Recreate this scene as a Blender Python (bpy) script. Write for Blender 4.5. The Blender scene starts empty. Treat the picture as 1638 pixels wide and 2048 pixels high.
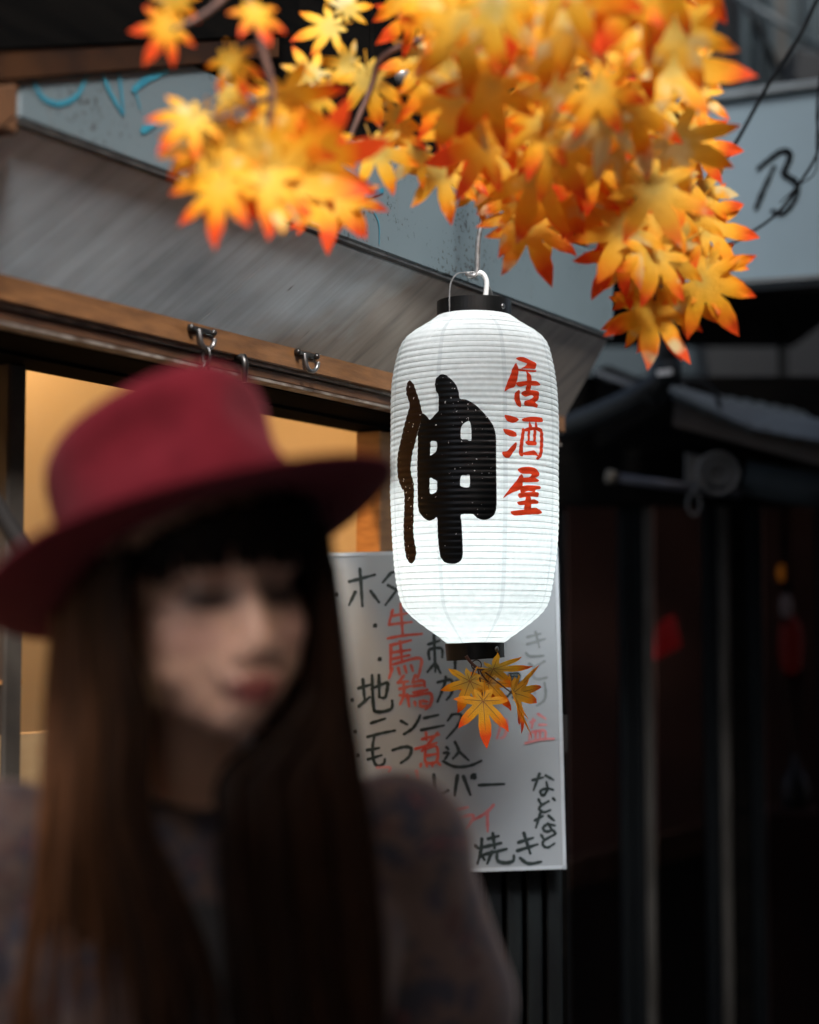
import bpy, bmesh, math, random
from mathutils import Vector, Matrix, Euler, noise
from mathutils.geometry import delaunay_2d_cdt
R = math.radians
rnd = random.Random(7)
scene = bpy.context.scene
col = scene.collection

# ------------------------------------------------------------------ camera
PITCH = R(4.0)
CAM = Vector((0, 0, 1.5))
FPX = 50 / 24 * 1638
cd = bpy.data.cameras.new('camera'); cam = bpy.data.objects.new('camera', cd); col.objects.link(cam)
cam.location = CAM; cam.rotation_euler = (R(90) + PITCH, 0, 0)
cd.sensor_fit = 'HORIZONTAL'; cd.sensor_width = 24; cd.lens = 50
cd.clip_start = 0.05; cd.clip_end = 500
cd.dof.use_dof = True; cd.dof.focus_distance = 2.46; cd.dof.aperture_fstop = 1.55
cd.dof.aperture_blades = 0
scene.camera = cam
# ------------------------------------------------------------------ sky and sun (overcast dusk)
SUN_EL, SUN_AZ = R(43), R(162)
w = bpy.data.worlds.new('World'); scene.world = w; w.use_nodes = True
nt = w.node_tree; nt.nodes.clear()
sky = nt.nodes.new('ShaderNodeTexSky'); sky.sky_type = 'NISHITA'; sky.sun_disc = False
sky.sun_elevation = SUN_EL; sky.sun_rotation = SUN_AZ; sky.air_density = 1.0; sky.dust_density = 4.0; sky.ozone_density = 1.0
hsv = nt.nodes.new('ShaderNodeHueSaturation'); hsv.inputs['Saturation'].default_value = 0.9
bg = nt.nodes.new('ShaderNodeBackground'); bg.inputs['Strength'].default_value = 0.075
wo = nt.nodes.new('ShaderNodeOutputWorld')
nt.links.new(sky.outputs[0], hsv.inputs['Color']); nt.links.new(hsv.outputs[0], bg.inputs[0]); nt.links.new(bg.outputs[0], wo.inputs[0])
sd = bpy.data.lights.new('sun', 'SUN'); sun = bpy.data.objects.new('sun', sd); col.objects.link(sun)
sd.energy = 1.5; sd.angle = R(14); sd.color = (0.98, 0.99, 1.0)
sun.location = (1, -2, 6)
sdir = Vector((math.sin(SUN_AZ) * math.cos(SUN_EL), math.cos(SUN_AZ) * math.cos(SUN_EL), math.sin(SUN_EL)))
sun.rotation_euler = sdir.to_track_quat('Z', 'Y').to_euler()
# ------------------------------------------------------------------ exposure and render
vs = scene.view_settings
vs.view_transform = 'Standard'; vs.look = 'None'; vs.gamma = 1.0; vs.use_curve_mapping = False
vs.exposure = 1.9
scene.render.engine = 'CYCLES'
cy = scene.cycles
cy.use_denoising = True; cy.max_bounces = 8; cy.diffuse_bounces = 4; cy.transmission_bounces = 6
cy.transparent_max_bounces = 8; cy.sample_clamp_indirect = 4.0; cy.caustics_reflective = False; cy.caustics_refractive = False

# ================================================================== helpers
def ray(px, py):
    x, y, z = (px - 819) / FPX, 1.0, (1024 - py) / FPX
    c, s = math.cos(PITCH), math.sin(PITCH)
    return Vector((x, y * c - z * s, y * s + z * c))
def P(px, py, d): return CAM + ray(px, py) * d
def hit(px, py, pt, nrm):
    r = ray(px, py); return CAM + r * ((pt - CAM).dot(nrm) / r.dot(nrm))

def tag(o, label=None, cat=None, group=None, kind=None):
    if label: o['label'] = label
    if cat: o['category'] = cat
    if group: o['group'] = group
    if kind: o['kind'] = kind
    return o
def empty(name, loc=(0, 0, 0), rot=(0, 0, 0)):
    o = bpy.data.objects.new(name, None); col.objects.link(o); o.location = loc; o.rotation_euler = rot
    o.empty_display_size = 0.05
    return o
def link(name, me, mat=None, parent=None, smooth=False):
    o = bpy.data.objects.new(name, me); col.objects.link(o)
    if mat is not None: me.materials.append(mat)
    if smooth: me.shade_smooth()
    if parent is not None:
        o.parent = parent
        o.matrix_parent_inverse = (Matrix.Translation(parent.location) @ parent.rotation_euler.to_matrix().to_4x4()).inverted()
    return o
def obj(name, bm, mat=None, parent=None, smooth=False):
    me = bpy.data.meshes.new(name); bmesh.ops.recalc_face_normals(bm, faces=bm.faces[:]); bm.to_mesh(me); bm.free()
    return link(name, me, mat, parent, smooth)
def pyobj(name, vs_, fs, mat=None, parent=None, smooth=False):
    me = bpy.data.meshes.new(name); me.from_pydata([tuple(v) for v in vs_], [], fs); me.update()
    return link(name, me, mat, parent, smooth)

def hexa(bm, c8):
    v = [bm.verts.new(p) for p in c8]
    for f in ((0, 1, 2, 3), (4, 7, 6, 5), (0, 4, 5, 1), (1, 5, 6, 2), (2, 6, 7, 3), (3, 7, 4, 0)):
        bm.faces.new([v[i] for i in f])
def bevel(bm, w_=0.003, seg=1):
    bmesh.ops.bevel(bm, geom=bm.edges[:], offset=w_, segments=seg, affect='EDGES', profile=0.6)
def catmull(pts, n=6):
    pts = [Vector(p) for p in pts]
    if len(pts) < 3: 
        return [pts[0].lerp(pts[-1], i / n) for i in range(n + 1)]
    out = []
    for i in range(len(pts) - 1):
        p0, p1, p2, p3 = pts[max(i - 1, 0)], pts[i], pts[i + 1], pts[min(i + 2, len(pts) - 1)]
        for k in range(n):
            t = k / n
            out.append(0.5 * ((2 * p1) + (p2 - p0) * t + (2 * p0 - 5 * p1 + 4 * p2 - p3) * t * t + (3 * p1 - p0 - 3 * p2 + p3) * t ** 3))
    out.append(pts[-1]); return out
def tube(bm, pts, rad, sides=10, caps=True):
    """tube along pts; rad number or list"""
    pts = [Vector(p) for p in pts]; n = len(pts)
    rads = rad if isinstance(rad, (list, tuple)) else [rad] * n
    t = (pts[1] - pts[0]).normalized()
    a = Vector((0, 0, 1)) if abs(t.z) < 0.9 else Vector((1, 0, 0))
    u_ = t.cross(a).normalized(); rings = []
    for i, p in enumerate(pts):
        if i == 0: tt = pts[1] - pts[0]
        elif i == n - 1: tt = pts[-1] - pts[-2]
        else: tt = pts[i + 1] - pts[i - 1]
        tt.normalize(); u_ = (u_ - tt * u_.dot(tt)).normalized(); v_ = tt.cross(u_)
        rings.append([bm.verts.new(p + (u_ * math.cos(2 * math.pi * k / sides) + v_ * math.sin(2 * math.pi * k / sides)) * rads[i]) for k in range(sides)])
    for i in range(n - 1):
        for k in range(sides):
            bm.faces.new((rings[i][k], rings[i][(k + 1) % sides], rings[i + 1][(k + 1) % sides], rings[i + 1][k]))
    if caps:
        bm.faces.new(rings[0][::-1]); bm.faces.new(rings[-1])
def ellipsoid(bm, c, r, rot=None, seg=24, ring=14):
    m = Matrix.Translation(c) @ (rot.to_4x4() if rot else Matrix.Identity(4)) @ Matrix.Diagonal((r[0], r[1], r[2], 1))
    bmesh.ops.create_uvsphere(bm, u_segments=seg, v_segments=ring, radius=1, matrix=m)
def plate_px(name, corners, d, thick, mat, parent=None, bev=0.0):
    """slab whose front face has the given pixel corners at depth(s) d (tl,tr,br,bl), thickness away from the camera"""
    ds = d if isinstance(d, (list, tuple)) else [d] * 4
    f = [P(x, y, q) for (x, y), q in zip(corners, ds)]
    nrm = (f[1] - f[0]).cross(f[3] - f[0]).normalized()
    if nrm.y < 0: nrm = -nrm
    bm = bmesh.new(); hexa(bm, [*f, *[p + nrm * thick for p in f]])
    if bev: bevel(bm, bev)
    return obj(name, bm, mat, parent)

# ------------------------------------------------------------------ materials
class NT:
    def __init__(s, m):
        m.use_nodes = True; s.t = m.node_tree; s.t.nodes.clear(); s.o = s.n('OutputMaterial')
    def n(s, typ, **kw):
        q = s.t.nodes.new('ShaderNode' + typ)
        for k, v in kw.items():
            if k.startswith('i_'):
                q.inputs[k[2:].replace('_', ' ')].default_value = v
            else: setattr(q, k, v)
        return q
    def l(s, a, b): s.t.links.new(a, b)
    def ramp(s, fac, stops, interp='LINEAR'):
        r = s.n('ValToRGB'); r.color_ramp.interpolation = interp
        e = r.color_ramp.elements
        while len(e) < len(stops): e.new(0.5)
        for q, (p, c) in zip(e, stops):
            q.position = p; q.color = (*c, 1) if len(c) == 3 else c
        s.l(fac, r.inputs[0]); return r
    def mix(s, fac, a, b):
        m = s.n('MixRGB')
        for i, v in enumerate((fac, a, b)):
            if hasattr(v, 'is_linked') or hasattr(v, 'links'): s.l(v, m.inputs[i])
            elif i == 0: m.inputs[0].default_value = v
            else: m.inputs[i].default_value = (*v, 1)
        return m.outputs[0]
MC = {}
def mat(name, c1, c2=None, rough=0.6, metal=0.0, scale=8.0, stretch=(1, 1, 1), detail=6.0, lo=0.35, hi=0.65, bump=0.0, spec=0.5, emit=None, bscale=None):
    if name in MC: return MC[name]
    m = bpy.data.materials.new(name); g = NT(m)
    b = g.n('BsdfPrincipled'); g.l(b.outputs[0], g.o.inputs[0])
    b.inputs['Roughness'].default_value = rough; b.inputs['Metallic'].default_value = metal
    b.inputs['Specular IOR Level'].default_value = spec
    c2 = c2 or tuple(x * 0.75 for x in c1)
    tc = g.n('TexCoord'); mp = g.n('Mapping'); mp.inputs['Scale'].default_value = stretch
    g.l(tc.outputs['Object'], mp.inputs[0])
    nz = g.n('TexNoise', i_Scale=scale, i_Detail=detail); g.l(mp.outputs[0], nz.inputs['Vector'])
    rp = g.ramp(nz.outputs[0], [(lo, c1), (hi, c2)]); g.l(rp.outputs[0], b.inputs['Base Color'])
    if bump:
        nb = g.n('TexNoise', i_Scale=bscale or scale * 3, i_Detail=4.0); g.l(mp.outputs[0], nb.inputs['Vector'])
        bp = g.n('Bump', i_Strength=bump, i_Distance=0.01); g.l(nb.outputs[0], bp.inputs['Height']); g.l(bp.outputs[0], b.inputs['Normal'])
    if emit:
        b.inputs['Emission Color'].default_value = (*emit[:3], 1); b.inputs['Emission Strength'].default_value = emit[3]
    MC[name] = m; return m

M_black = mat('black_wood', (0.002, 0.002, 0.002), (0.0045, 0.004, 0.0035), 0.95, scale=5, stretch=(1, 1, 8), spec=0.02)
M_dark = mat('dark_timber', (0.010, 0.008, 0.007), (0.006, 0.005, 0.0045), 0.7, scale=6, stretch=(6, 6, 1), spec=0.25)
M_brown = mat('brown_wood', (0.10, 0.042, 0.016), (0.05, 0.02, 0.008), 0.6, scale=14, stretch=(1, 1, 4), bump=0.1)
M_orange = mat('varnished_beam', (0.52, 0.25, 0.085), (0.38, 0.17, 0.055), 0.45, scale=9, stretch=(2, 2, 10), bump=0.08)
M_pale = mat('worn_lip', (0.20, 0.17, 0.145), (0.07, 0.045, 0.03), 0.6, scale=26, stretch=(1, 1, 1), lo=0.42, hi=0.6)
M_steel = mat('dark_steel', (0.10, 0.10, 0.10), (0.05, 0.045, 0.04), 0.32, 0.9, scale=60)
M_chrome = mat('bright_steel', (0.3, 0.3, 0.3), (0.16, 0.155, 0.15), 0.28, 0.9, scale=50)
M_wire = mat('galvanised_wire', (0.34, 0.34, 0.34), (0.22, 0.21, 0.2), 0.4, 0.7, scale=90)
M_beige = mat('interior_plaster', (0.62, 0.52, 0.38), (0.54, 0.44, 0.31), 0.8, scale=3, bump=0.03)
M_greyframe = mat('door_frame_grey', (0.055, 0.045, 0.036), (0.04, 0.033, 0.027), 0.7, scale=20, spec=0.2)
M_plastic = mat('black_plastic', (0.004, 0.004, 0.004), (0.007, 0.007, 0.007), 0.35, scale=30, spec=0.25)
M_white = mat('white_plastic', (0.75, 0.75, 0.74), (0.65, 0.65, 0.63), 0.4, scale=30)

# ================================================================== ground
def mk_ground():
    m = mat('concrete_paving', (0.21, 0.21, 0.208), (0.17, 0.17, 0.168), 0.85, scale=4, bump=0.2)
    o = pyobj('ground', [(-80, -80, 0), (80, -80, 0), (80, 80, 0), (-80, 80, 0)], [(0, 1, 2, 3)], m)
    tag(o, kind='structure')
mk_ground()

# the shop (frame: s along the front, a inwards, z)
ANG = R(30.4)
U = Vector((math.sin(ANG), math.cos(ANG), 0)); N = Vector((-math.cos(ANG), math.sin(ANG), 0))
E0 = P(950, 572, 2.69); ZE = E0.z
def W(s, a, z): 
    v = E0 + U * s + N * a; v.z = z; return v
def s_at(px, py, a):
    return (hit(px, py, W(0, a, 0), N) - E0).dot(U)
def z_at(px, py, a): return hit(px, py, W(0, a, 0), N).z
def slab(name, s0, s1, a0, a1, z0, z1, m, parent, bev=0.0):
    bm = bmesh.new()
    hexa(bm, [W(s0, a0, z0), W(s1, a0, z0), W(s1, a0, z1), W(s0, a0, z1), W(s0, a1, z0), W(s1, a1, z0), W(s1, a1, z1), W(s0, a1, z1)])
    if bev: bevel(bm, bev)
    return obj(name, bm, m, parent)
SL = s_at(38, 222, 0); SR = s_at(1228, 668, 0)
opp = empty('opposite_blocker', W(0, -3.2, 0)); tag(opp, 'unseen dark building added across the alley to shade the scene', 'building')  # added out of view to keep sky and sun off the person
slab('wall', -5.5, 4.0, -3.5, -3.2, 0, 4.9, mat('opposite_wall', (0.10, 0.10, 0.10), (0.07, 0.07, 0.07), 0.8, scale=2), opp)
slab('sun_blocker', -1.85, 4.0, -3.45, -3.21, 5.002, 8.0, mat('opposite_wall', (0.10, 0.10, 0.10)), opp)  # added height that keeps the sun off the sign and neighbour
slab('parapet', -5.5, 4.0, -3.52, -3.16, 4.9, 5.0, mat('opposite_trim', (0.15, 0.15, 0.15), rough=0.7), opp)
slab('awning', -5.5, 4.0, -3.19, -1.35, 2.69, 2.75, mat('blocker_awning', (0.06, 0.06, 0.065), (0.04, 0.04, 0.045), 0.8, scale=4), opp)  # added overhang, its edge set to shade the person but not the leaves
for k in range(4):
    s0_ = -4.8 + k * 2.2
    slab('window', s0_, s0_ + 1.0, -3.198, -3.19, 2.9, 4.0, mat('opposite_glass', (0.02, 0.02, 0.025), rough=0.1), opp)
    slab('window_sill', s0_ - 0.05, s0_ + 1.05, -3.198, -3.12, 2.82, 2.895, mat('opposite_trim', (0.15, 0.15, 0.15), rough=0.7), opp)
endb = empty('end_blocker', W(-6.6, -1.0, 0)); tag(endb, 'unseen low dark building added behind the viewer to cut frontal light', 'building')  # added out of view to cut frontal sky light on person and board
slab('wall', -6.9, -6.6, -3.1, 1.4, 0, 3.2, mat('opposite_wall', (0.10, 0.10, 0.10)), endb)
slab('door', -6.598, -6.56, -1.6, -0.7, 0.004, 2.1, mat('opposite_trim', (0.15, 0.15, 0.15)), endb)
shop = empty('izakaya_building', W(0, 0.25, 0))
tag(shop, 'izakaya shopfront with grey metal awning fascia above a warmly lit doorway', 'building')

def fascia_mat():
    m = bpy.data.materials.new('fascia_paint'); g = NT(m)
    b = g.n('BsdfPrincipled', i_Roughness=0.55); g.l(b.outputs[0], g.o.inputs[0])
    tc = g.n('TexCoord')
    n1 = g.n('TexNoise', i_Scale=3.0, i_Detail=6.0); g.l(tc.outputs['Object'], n1.inputs[0])
    base = g.ramp(n1.outputs[0], [(0.3, (0.104, 0.138, 0.150)), (0.7, (0.074, 0.100, 0.110))])
    n2 = g.n('TexNoise', i_Scale=120.0, i_Detail=6.0, i_Roughness=0.7); g.l(tc.outputs['Object'], n2.inputs[0])
    n3 = g.n('TexNoise', i_Scale=6.0, i_Detail=3.0); g.l(tc.outputs['Object'], n3.inputs[0])
    ad = g.n('Math', operation='MULTIPLY_ADD'); ad.inputs[1].default_value = 0.55; g.l(n3.outputs[0], ad.inputs[0]); g.l(n2.outputs[0], ad.inputs[2])
    sp = g.ramp(ad.outputs[0], [(0.87, (0, 0, 0)), (0.93, (1, 1, 1))])
    mp = g.n('Mapping'); mp.inputs['Scale'].default_value = (1, 1, 0.12); g.l(tc.outputs['Object'], mp.inputs[0])
    n4 = g.n('TexNoise', i_Scale=45.0, i_Detail=3.0); g.l(mp.outputs[0], n4.inputs[0])
    st = g.ramp(n4.outputs[0], [(0.66, (0, 0, 0)), (0.74, (0.75, 0.75, 0.75))])
    c = g.mix(st.outputs[0], base.outputs[0], (0.10, 0.11, 0.105))
    c = g.mix(sp.outputs[0], c, (0.02, 0.022, 0.02)); g.l(c, b.inputs['Base Color'])
    return m
def soffit_mat():
    m = bpy.data.materials.new('weathered_plywood'); g = NT(m)
    b = g.n('BsdfPrincipled', i_Roughness=0.38); g.l(b.outputs[0], g.o.inputs[0]); b.inputs['Specular IOR Level'].default_value = 0.6
    tc = g.n('TexCoord'); mp = g.n('Mapping'); mp.inputs['Scale'].default_value = (14, 0.9, 1); g.l(tc.outputs['UV'], mp.inputs[0])
    n1 = g.n('TexNoise', i_Scale=3.0, i_Detail=9.0, i_Roughness=0.65); g.l(mp.outputs[0], n1.inputs[0])
    n2 = g.n('TexNoise', i_Scale=5.0, i_Detail=6.0); g.l(tc.outputs['UV'], n2.inputs[0])
    base = g.ramp(n1.outputs[0], [(0.22, (0.32, 0.37, 0.39)), (0.5, (0.54, 0.62, 0.665)), (0.75, (0.66, 0.76, 0.81))])
    bl = g.ramp(n2.outputs[0], [(0.32, (0.55, 0.55, 0.56)), (0.62, (1.0, 1.0, 1.0))])
    mul = g.n('MixRGB', blend_type='MULTIPLY'); mul.inputs[0].default_value = 1.0
    g.l(base.outputs[0], mul.inputs[1]); g.l(bl.outputs[0], mul.inputs[2])
    # bare wood where the grey paint wore off: u (metres along the front) beyond a wavy limit
    sx = g.n('SeparateXYZ'); g.l(tc.outputs['UV'], sx.inputs[0])
    n3 = g.n('TexNoise', i_Scale=9.0, i_Detail=6.0); g.l(tc.outputs['UV'], n3.inputs[0])
    a1 = g.n('Math', operation='MULTIPLY_ADD'); a1.inputs[1].default_value = 0.38; g.l(n3.outputs[0], a1.inputs[0]); g.l(sx.outputs[0], a1.inputs[2])
    a2 = g.n('Math', operation='MULTIPLY_ADD'); a2.inputs[1].default_value = 0.9; g.l(sx.outputs[1], a2.inputs[0]); g.l(a1.outputs[0], a2.inputs[2])
    wr = g.ramp(a2.outputs[0], [(0.0, (0, 0, 0)), (0.16, (0.85, 0.85, 0.85))])
    n5 = g.n('TexNoise', i_Scale=4.0, i_Detail=8.0); mp2 = g.n('Mapping'); mp2.inputs['Scale'].default_value = (9, 1.5, 1); g.l(tc.outputs['UV'], mp2.inputs[0]); g.l(mp2.outputs[0], n5.inputs[0])
    wood = g.ramp(n5.outputs[0], [(0.3, (0.10, 0.065, 0.042)), (0.5, (0.25, 0.185, 0.13)), (0.7, (0.33, 0.26, 0.20))])
    c = g.mix(wr.outputs[0], mul.outputs[0], wood.outputs[0])
    n6 = g.n('TexNoise', i_Scale=60.0, i_Detail=4.0); mp3 = g.n('Mapping'); mp3.inputs['Scale'].default_value = (1.0, 0.25, 1); g.l(tc.outputs['UV'], mp3.inputs[0]); g.l(mp3.outputs[0], n6.inputs[0])
    sp = g.ramp(n6.outputs[0], [(0.70, (0, 0, 0)), (0.78, (0.8, 0.8, 0.8))])
    c = g.mix(sp.outputs[0], c, (0.05, 0.05, 0.05))
    g.l(c, b.inputs['Base Color'])
    bp = g.n('Bump', i_Strength=0.15, i_Distance=0.004); g.l(n1.outputs[0], bp.inputs['Height']); g.l(bp.outputs[0], b.inputs['Normal'])
    return m
M_fascia = fascia_mat(); M_soffit = soffit_mat()
FH = 0.145
fascia = slab('fascia', SL, SR, 0.0, 0.025, ZE, ZE + FH, M_fascia, shop, 0.003)
slab('drip_edge', SL, SR, 0.002, 0.02, ZE - 0.004, ZE - 0.0005, mat('drip_edge_metal', (0.05, 0.05, 0.048), (0.02, 0.02, 0.02), 0.5, scale=40), shop)
slab('end_board', SL - 0.03, SL - 0.004, -0.004, 0.03, ZE - 0.02, ZE + 0.05, mat('bracket_wood', (0.10, 0.042, 0.014)), shop, 0.003)
# sloping soffit in panels
AI, DZ = 0.10, 0.142
SHEAR = s_at(395, 640, AI) - s_at(622, 441, 0)
def soffit_panel(s0, s1, first=False, last=False):
    th = 0.012
    a0, a1 = 0.014, AI
    z0, z1 = ZE - 0.006, ZE - DZ
    nb = Vector((0, 0, th))
    c = [W(s0, a0, z0), W(s1, a0, z0), W(s1 + (0 if last else SHEAR), a1, z1), W(s0 + (-0.6 if first else SHEAR), a1, z1)]
    bm = bmesh.new(); hexa(bm, [*c, *[p + nb for p in c]])
    uv = bm.loops.layers.uv.new('UVMap')
    L = math.hypot(a1 - a0, z1 - z0)
    for f in bm.faces:
        for l in f.loops:
            q = l.vert.co - E0; v_ = q.dot(N) / (a1 - a0); l[uv].uv = (q.dot(U) - SHEAR * v_, v_ * L)
    return obj('soffit_panel', bm, M_soffit, shop)
SEAM = s_at(622, 441, 0)
cuts = [SL, SEAM - 0.36, SEAM, SEAM + 0.60, SR]
for i in range(len(cuts) - 1):
    soffit_panel(cuts[i] + 0.0008, cuts[i + 1] - 0.0008, i == 0, i == len(cuts) - 2)
ALN = 0.225
S_IN0, S_IN1 = SL - 0.75, SR + 0.05
ZB = ZE - DZ
slab('hook_beam', S_IN0, SR, AI, AI + 0.05, ZB - 0.030, ZB + 0.05, mat('beam_wood', (0.20, 0.088, 0.030), (0.12, 0.052, 0.018), 0.5, scale=9, stretch=(2, 2, 10), bump=0.08), shop, 0.002)
slab('worn_lip', S_IN0, SR, AI + 0.006, AI + 0.034, ZB - 0.0345, ZB - 0.0305, M_pale, shop)
slab('lower_batten', S_IN0, SR, AI + 0.012, AI + 0.035, ZB - 0.050, ZB - 0.035, M_brown, shop, 0.002)
slab('batten_lip', S_IN0, SR, AI + 0.009, AI + 0.0335, ZB - 0.0545, ZB - 0.0505, M_pale, shop)
slab('recess_filler', S_IN0, SR, AI + 0.0515, ALN - 0.001, ZB - 0.056, ZB + 0.05, M_black, shop)  # black filler added here and below so the recess reads as shade
slab('recess_filler', S_IN0, SR, AI + 0.036, AI + 0.051, ZB - 0.056, ZB - 0.0315, M_black, shop)
ZL = 0.5 * (z_at(0, 714, ALN) + z_at(771, 851, ALN))
slab('door_lintel', S_IN0, SR, ALN, ALN + 0.06, ZL, ZB - 0.055, M_black, shop)
for k, (da, dz) in enumerate(((0.004, 0.018), (0.004, 0.034))):
    slab('track_rib', S_IN0, SR, ALN - da, ALN - 0.0003, ZL + dz - 0.003, ZL + dz + 0.003, M_dark, shop)
# upper storey wall, dark boards
zt = ZE + FH
nb = 9
w0, w1 = S_IN0, SR + 0.02
for k in range(nb):
    a = w0 + (w1 - w0) * k / nb; b = w0 + (w1 - w0) * (k + 1) / nb
    slab('wall_board', a + 0.003, b - 0.003, 0.06, 0.09, ZE + 0.02, 4.6, M_black, shop, 0.004)
slab('wall_backing', w0, w1, 0.092, 0.12, ZE + 0.02, 4.6, M_black, shop)
slab('awning_top', SL, SR, 0.026, 0.059, zt - 0.02, zt - 0.005, M_dark, shop)
# end wall, interior
S_POST0 = s_at(751, 900, ALN + 0.02); S_POST1 = s_at(786, 900, ALN + 0.02)
slab('door_post', S_POST0, S_POST1, ALN + 0.01, ALN + 0.06, 0, ZL - 0.002, M_orange, shop, 0.003)
slab('side_wall', S_POST1 + 0.002, SR, ALN + 0.02, ALN + 0.05, 0, ZL - 0.001, M_black, shop)
AB = 0.62
slab('interior_wall', S_IN0, S_POST1 + 0.6, AB, AB + 0.05, 0, 2.6, M_beige, shop)
slab('interior_end_wall', S_POST1 + 0.02, S_POST1 + 0.06, ALN + 0.055, AB - 0.002, 0, 2.6, M_beige, shop)
slab('interior_far_wall', S_IN0 - 0.05, S_IN0 - 0.002, ALN, AB, 0, 2.6, M_beige, shop)
slab('interior_ceiling', S_IN0, S_POST1 + 0.02, ALN + 0.065, AB - 0.002, 2.35, 2.4, M_black, shop)
slab('lintel_backing', S_IN0, SR, ALN + 0.062, ALN + 0.08, ZL + 0.002, 2.349, M_black, shop)
# grey sliding-door members seen at the left
a = ALN + 0.03
sA, sB = s_at(14, 1100, a), s_at(50, 1100, a)
slab('door_stile', sA, sB, a, a + 0.03, 0, ZL - 0.002, M_greyframe, shop, 0.003)
slab('door_rail', S_IN0, sB + 0.004, a + 0.005, a + 0.026, z_at(30, 1369, a), z_at(30, 1360, a), M_orange, shop)
sC = s_at(130, 1480, a)
slab('door_lower_panel', S_IN0, sC, a + 0.006, a + 0.02, 0, z_at(60, 1467, a), mat('door_panel_wood', (0.42, 0.27, 0.13), (0.34, 0.2, 0.09), 0.6, scale=6, stretch=(1, 1, 4)), shop)
# beam and eave over the top left
def box_px(name, pts, d, th, m, parent, bev=0.0): return plate_px(name, pts, d, th, m, parent, bev)
def front_px(name, pts, a_out, th, m):
    f = [hit(x, y, W(0, a_out, 0), N) for x, y in pts]
    bm = bmesh.new(); hexa(bm, [*f, *[p + N * th for p in f]]); bevel(bm, 0.002); return obj(name, bm, m, shop)
front_px('eave_beam', [(-300, 116), (560, 66), (560, 116), (-300, 188)], -0.008, 0.0075, mat('eave_wood', (0.040, 0.016, 0.006), (0.012, 0.006, 0.004), 0.85, scale=9, spec=0.1))
front_px('eave_board', [(-330, -300), (600, -300), (600, 70), (-330, 118)], -0.011, 0.0105, M_black)
front_px('eave_bracket', [(-200, 180), (32, 168), (32, 232), (-200, 420)], -0.006, 0.0055, mat('bracket_wood', (0.10, 0.042, 0.014), (0.06, 0.025, 0.009), 0.7, scale=9))

# hooks on the beam
def beam_hook(px, py, wpx, with_chain):
    c = hit(px, py, W(0, AI, 0), N); s0 = (c - E0).dot(U); z = c.z
    half = 0.027
    pl = slab('hook', s0 - half, s0 + half, AI - 0.005, AI - 0.0005, z - 0.004, z + 0.004, M_steel, shop, 0.0015)
    for q in (-1, 1):
        bm = bmesh.new(); ellipsoid(bm, W(s0 + q * half * 0.88, AI - 0.006, z), (0.0048, 0.0048, 0.0048), seg=12, ring=8)
        obj('screw', bm, M_steel, pl, True)
    bm = bmesh.new()
    pts = [W(s0 - 0.006, AI - 0.005, z), W(s0 - 0.006, AI - 0.007, z - 0.012), W(s0 - 0.002, AI - 0.009, z - 0.022), W(s0 + 0.007, AI - 0.011, z - 0.024), W(s0 + 0.014, AI - 0.013, z - 0.018), W(s0 + 0.016, AI - 0.014, z - 0.010)]
    tube(bm, catmull(pts, 6), 0.0032, 8); obj('hook_wire', bm, M_chrome, pl, True)
    if with_chain:
        bm = bmesh.new()
        b0 = W(s0 + 0.003, AI - 0.010, z - 0.022)
        for k in range(6):
            cc = b0 - Vector((0, 0, 0.012 + 0.019 * k))
            rot = (U if k % 2 else -N)
            pts = [cc + rot * (0.006 * math.cos(t)) + Vector((0, 0, 0.012 * math.sin(t))) for t in [2 * math.pi * i / 14 for i in range(15)]]
            tube(bm, pts, 0.0022, 6, caps=False)
        obj('hook_chain', bm, M_steel, pl, True)
beam_hook(398, 661, 60, True); beam_hook(608, 709, 55, False)
c = hit(466, 722, W(0, AI + 0.012, 0), N); s0 = (c - E0).dot(U)
bm = bmesh.new(); tube(bm, [W(s0, AI + 0.011, c.z + .004), W(s0, AI - 0.006, c.z + .003), W(s0, AI - 0.008, c.z - 0.006), W(s0, AI - 0.008, c.z - 0.03)], [0.006, 0.006, 0.005, 0.004], 8)
obj('bolt', bm, M_steel, shop, True)

# interior ceiling lamp (hidden behind the lintel, lights the room)
lampo = empty('ceiling_lamp', W(S_POST0 - 0.75, 0.46, 2.349)); tag(lampo, 'warm tube lamp on the ceiling behind the doorway lintel', 'lamp')
slab('lamp_housing', S_POST0 - 1.15, S_POST0 - 0.35, 0.43, 0.49, 2.31, 2.348, M_white, lampo)
bm = bmesh.new(); tube(bm, [W(S_POST0 - 1.13, 0.46, 2.285), W(S_POST0 - 0.37, 0.46, 2.285)], 0.014, 12)
obj('lamp_tube', bm, mat('warm_tube', (0.9, 0.8, 0.6), rough=0.4, emit=(1.0, 0.60, 0.22, 6.0)), lampo, True)
ld = bpy.data.lights.new('lamp_light', 'AREA'); ld.shape = 'RECTANGLE'; ld.size = 0.8; ld.size_y = 0.05; ld.energy = 3.3; ld.color = (1.0, 0.58, 0.24)
lo = bpy.data.objects.new('lamp_light', ld); col.objects.link(lo); lo.location = W(S_POST0 - 0.75, 0.46, 2.262)
lo.rotation_euler = (0, 0, math.atan2(U.y, U.x)); lo.parent = lampo; lo.matrix_parent_inverse = Matrix.Translation(lampo.location).inverted()

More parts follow.
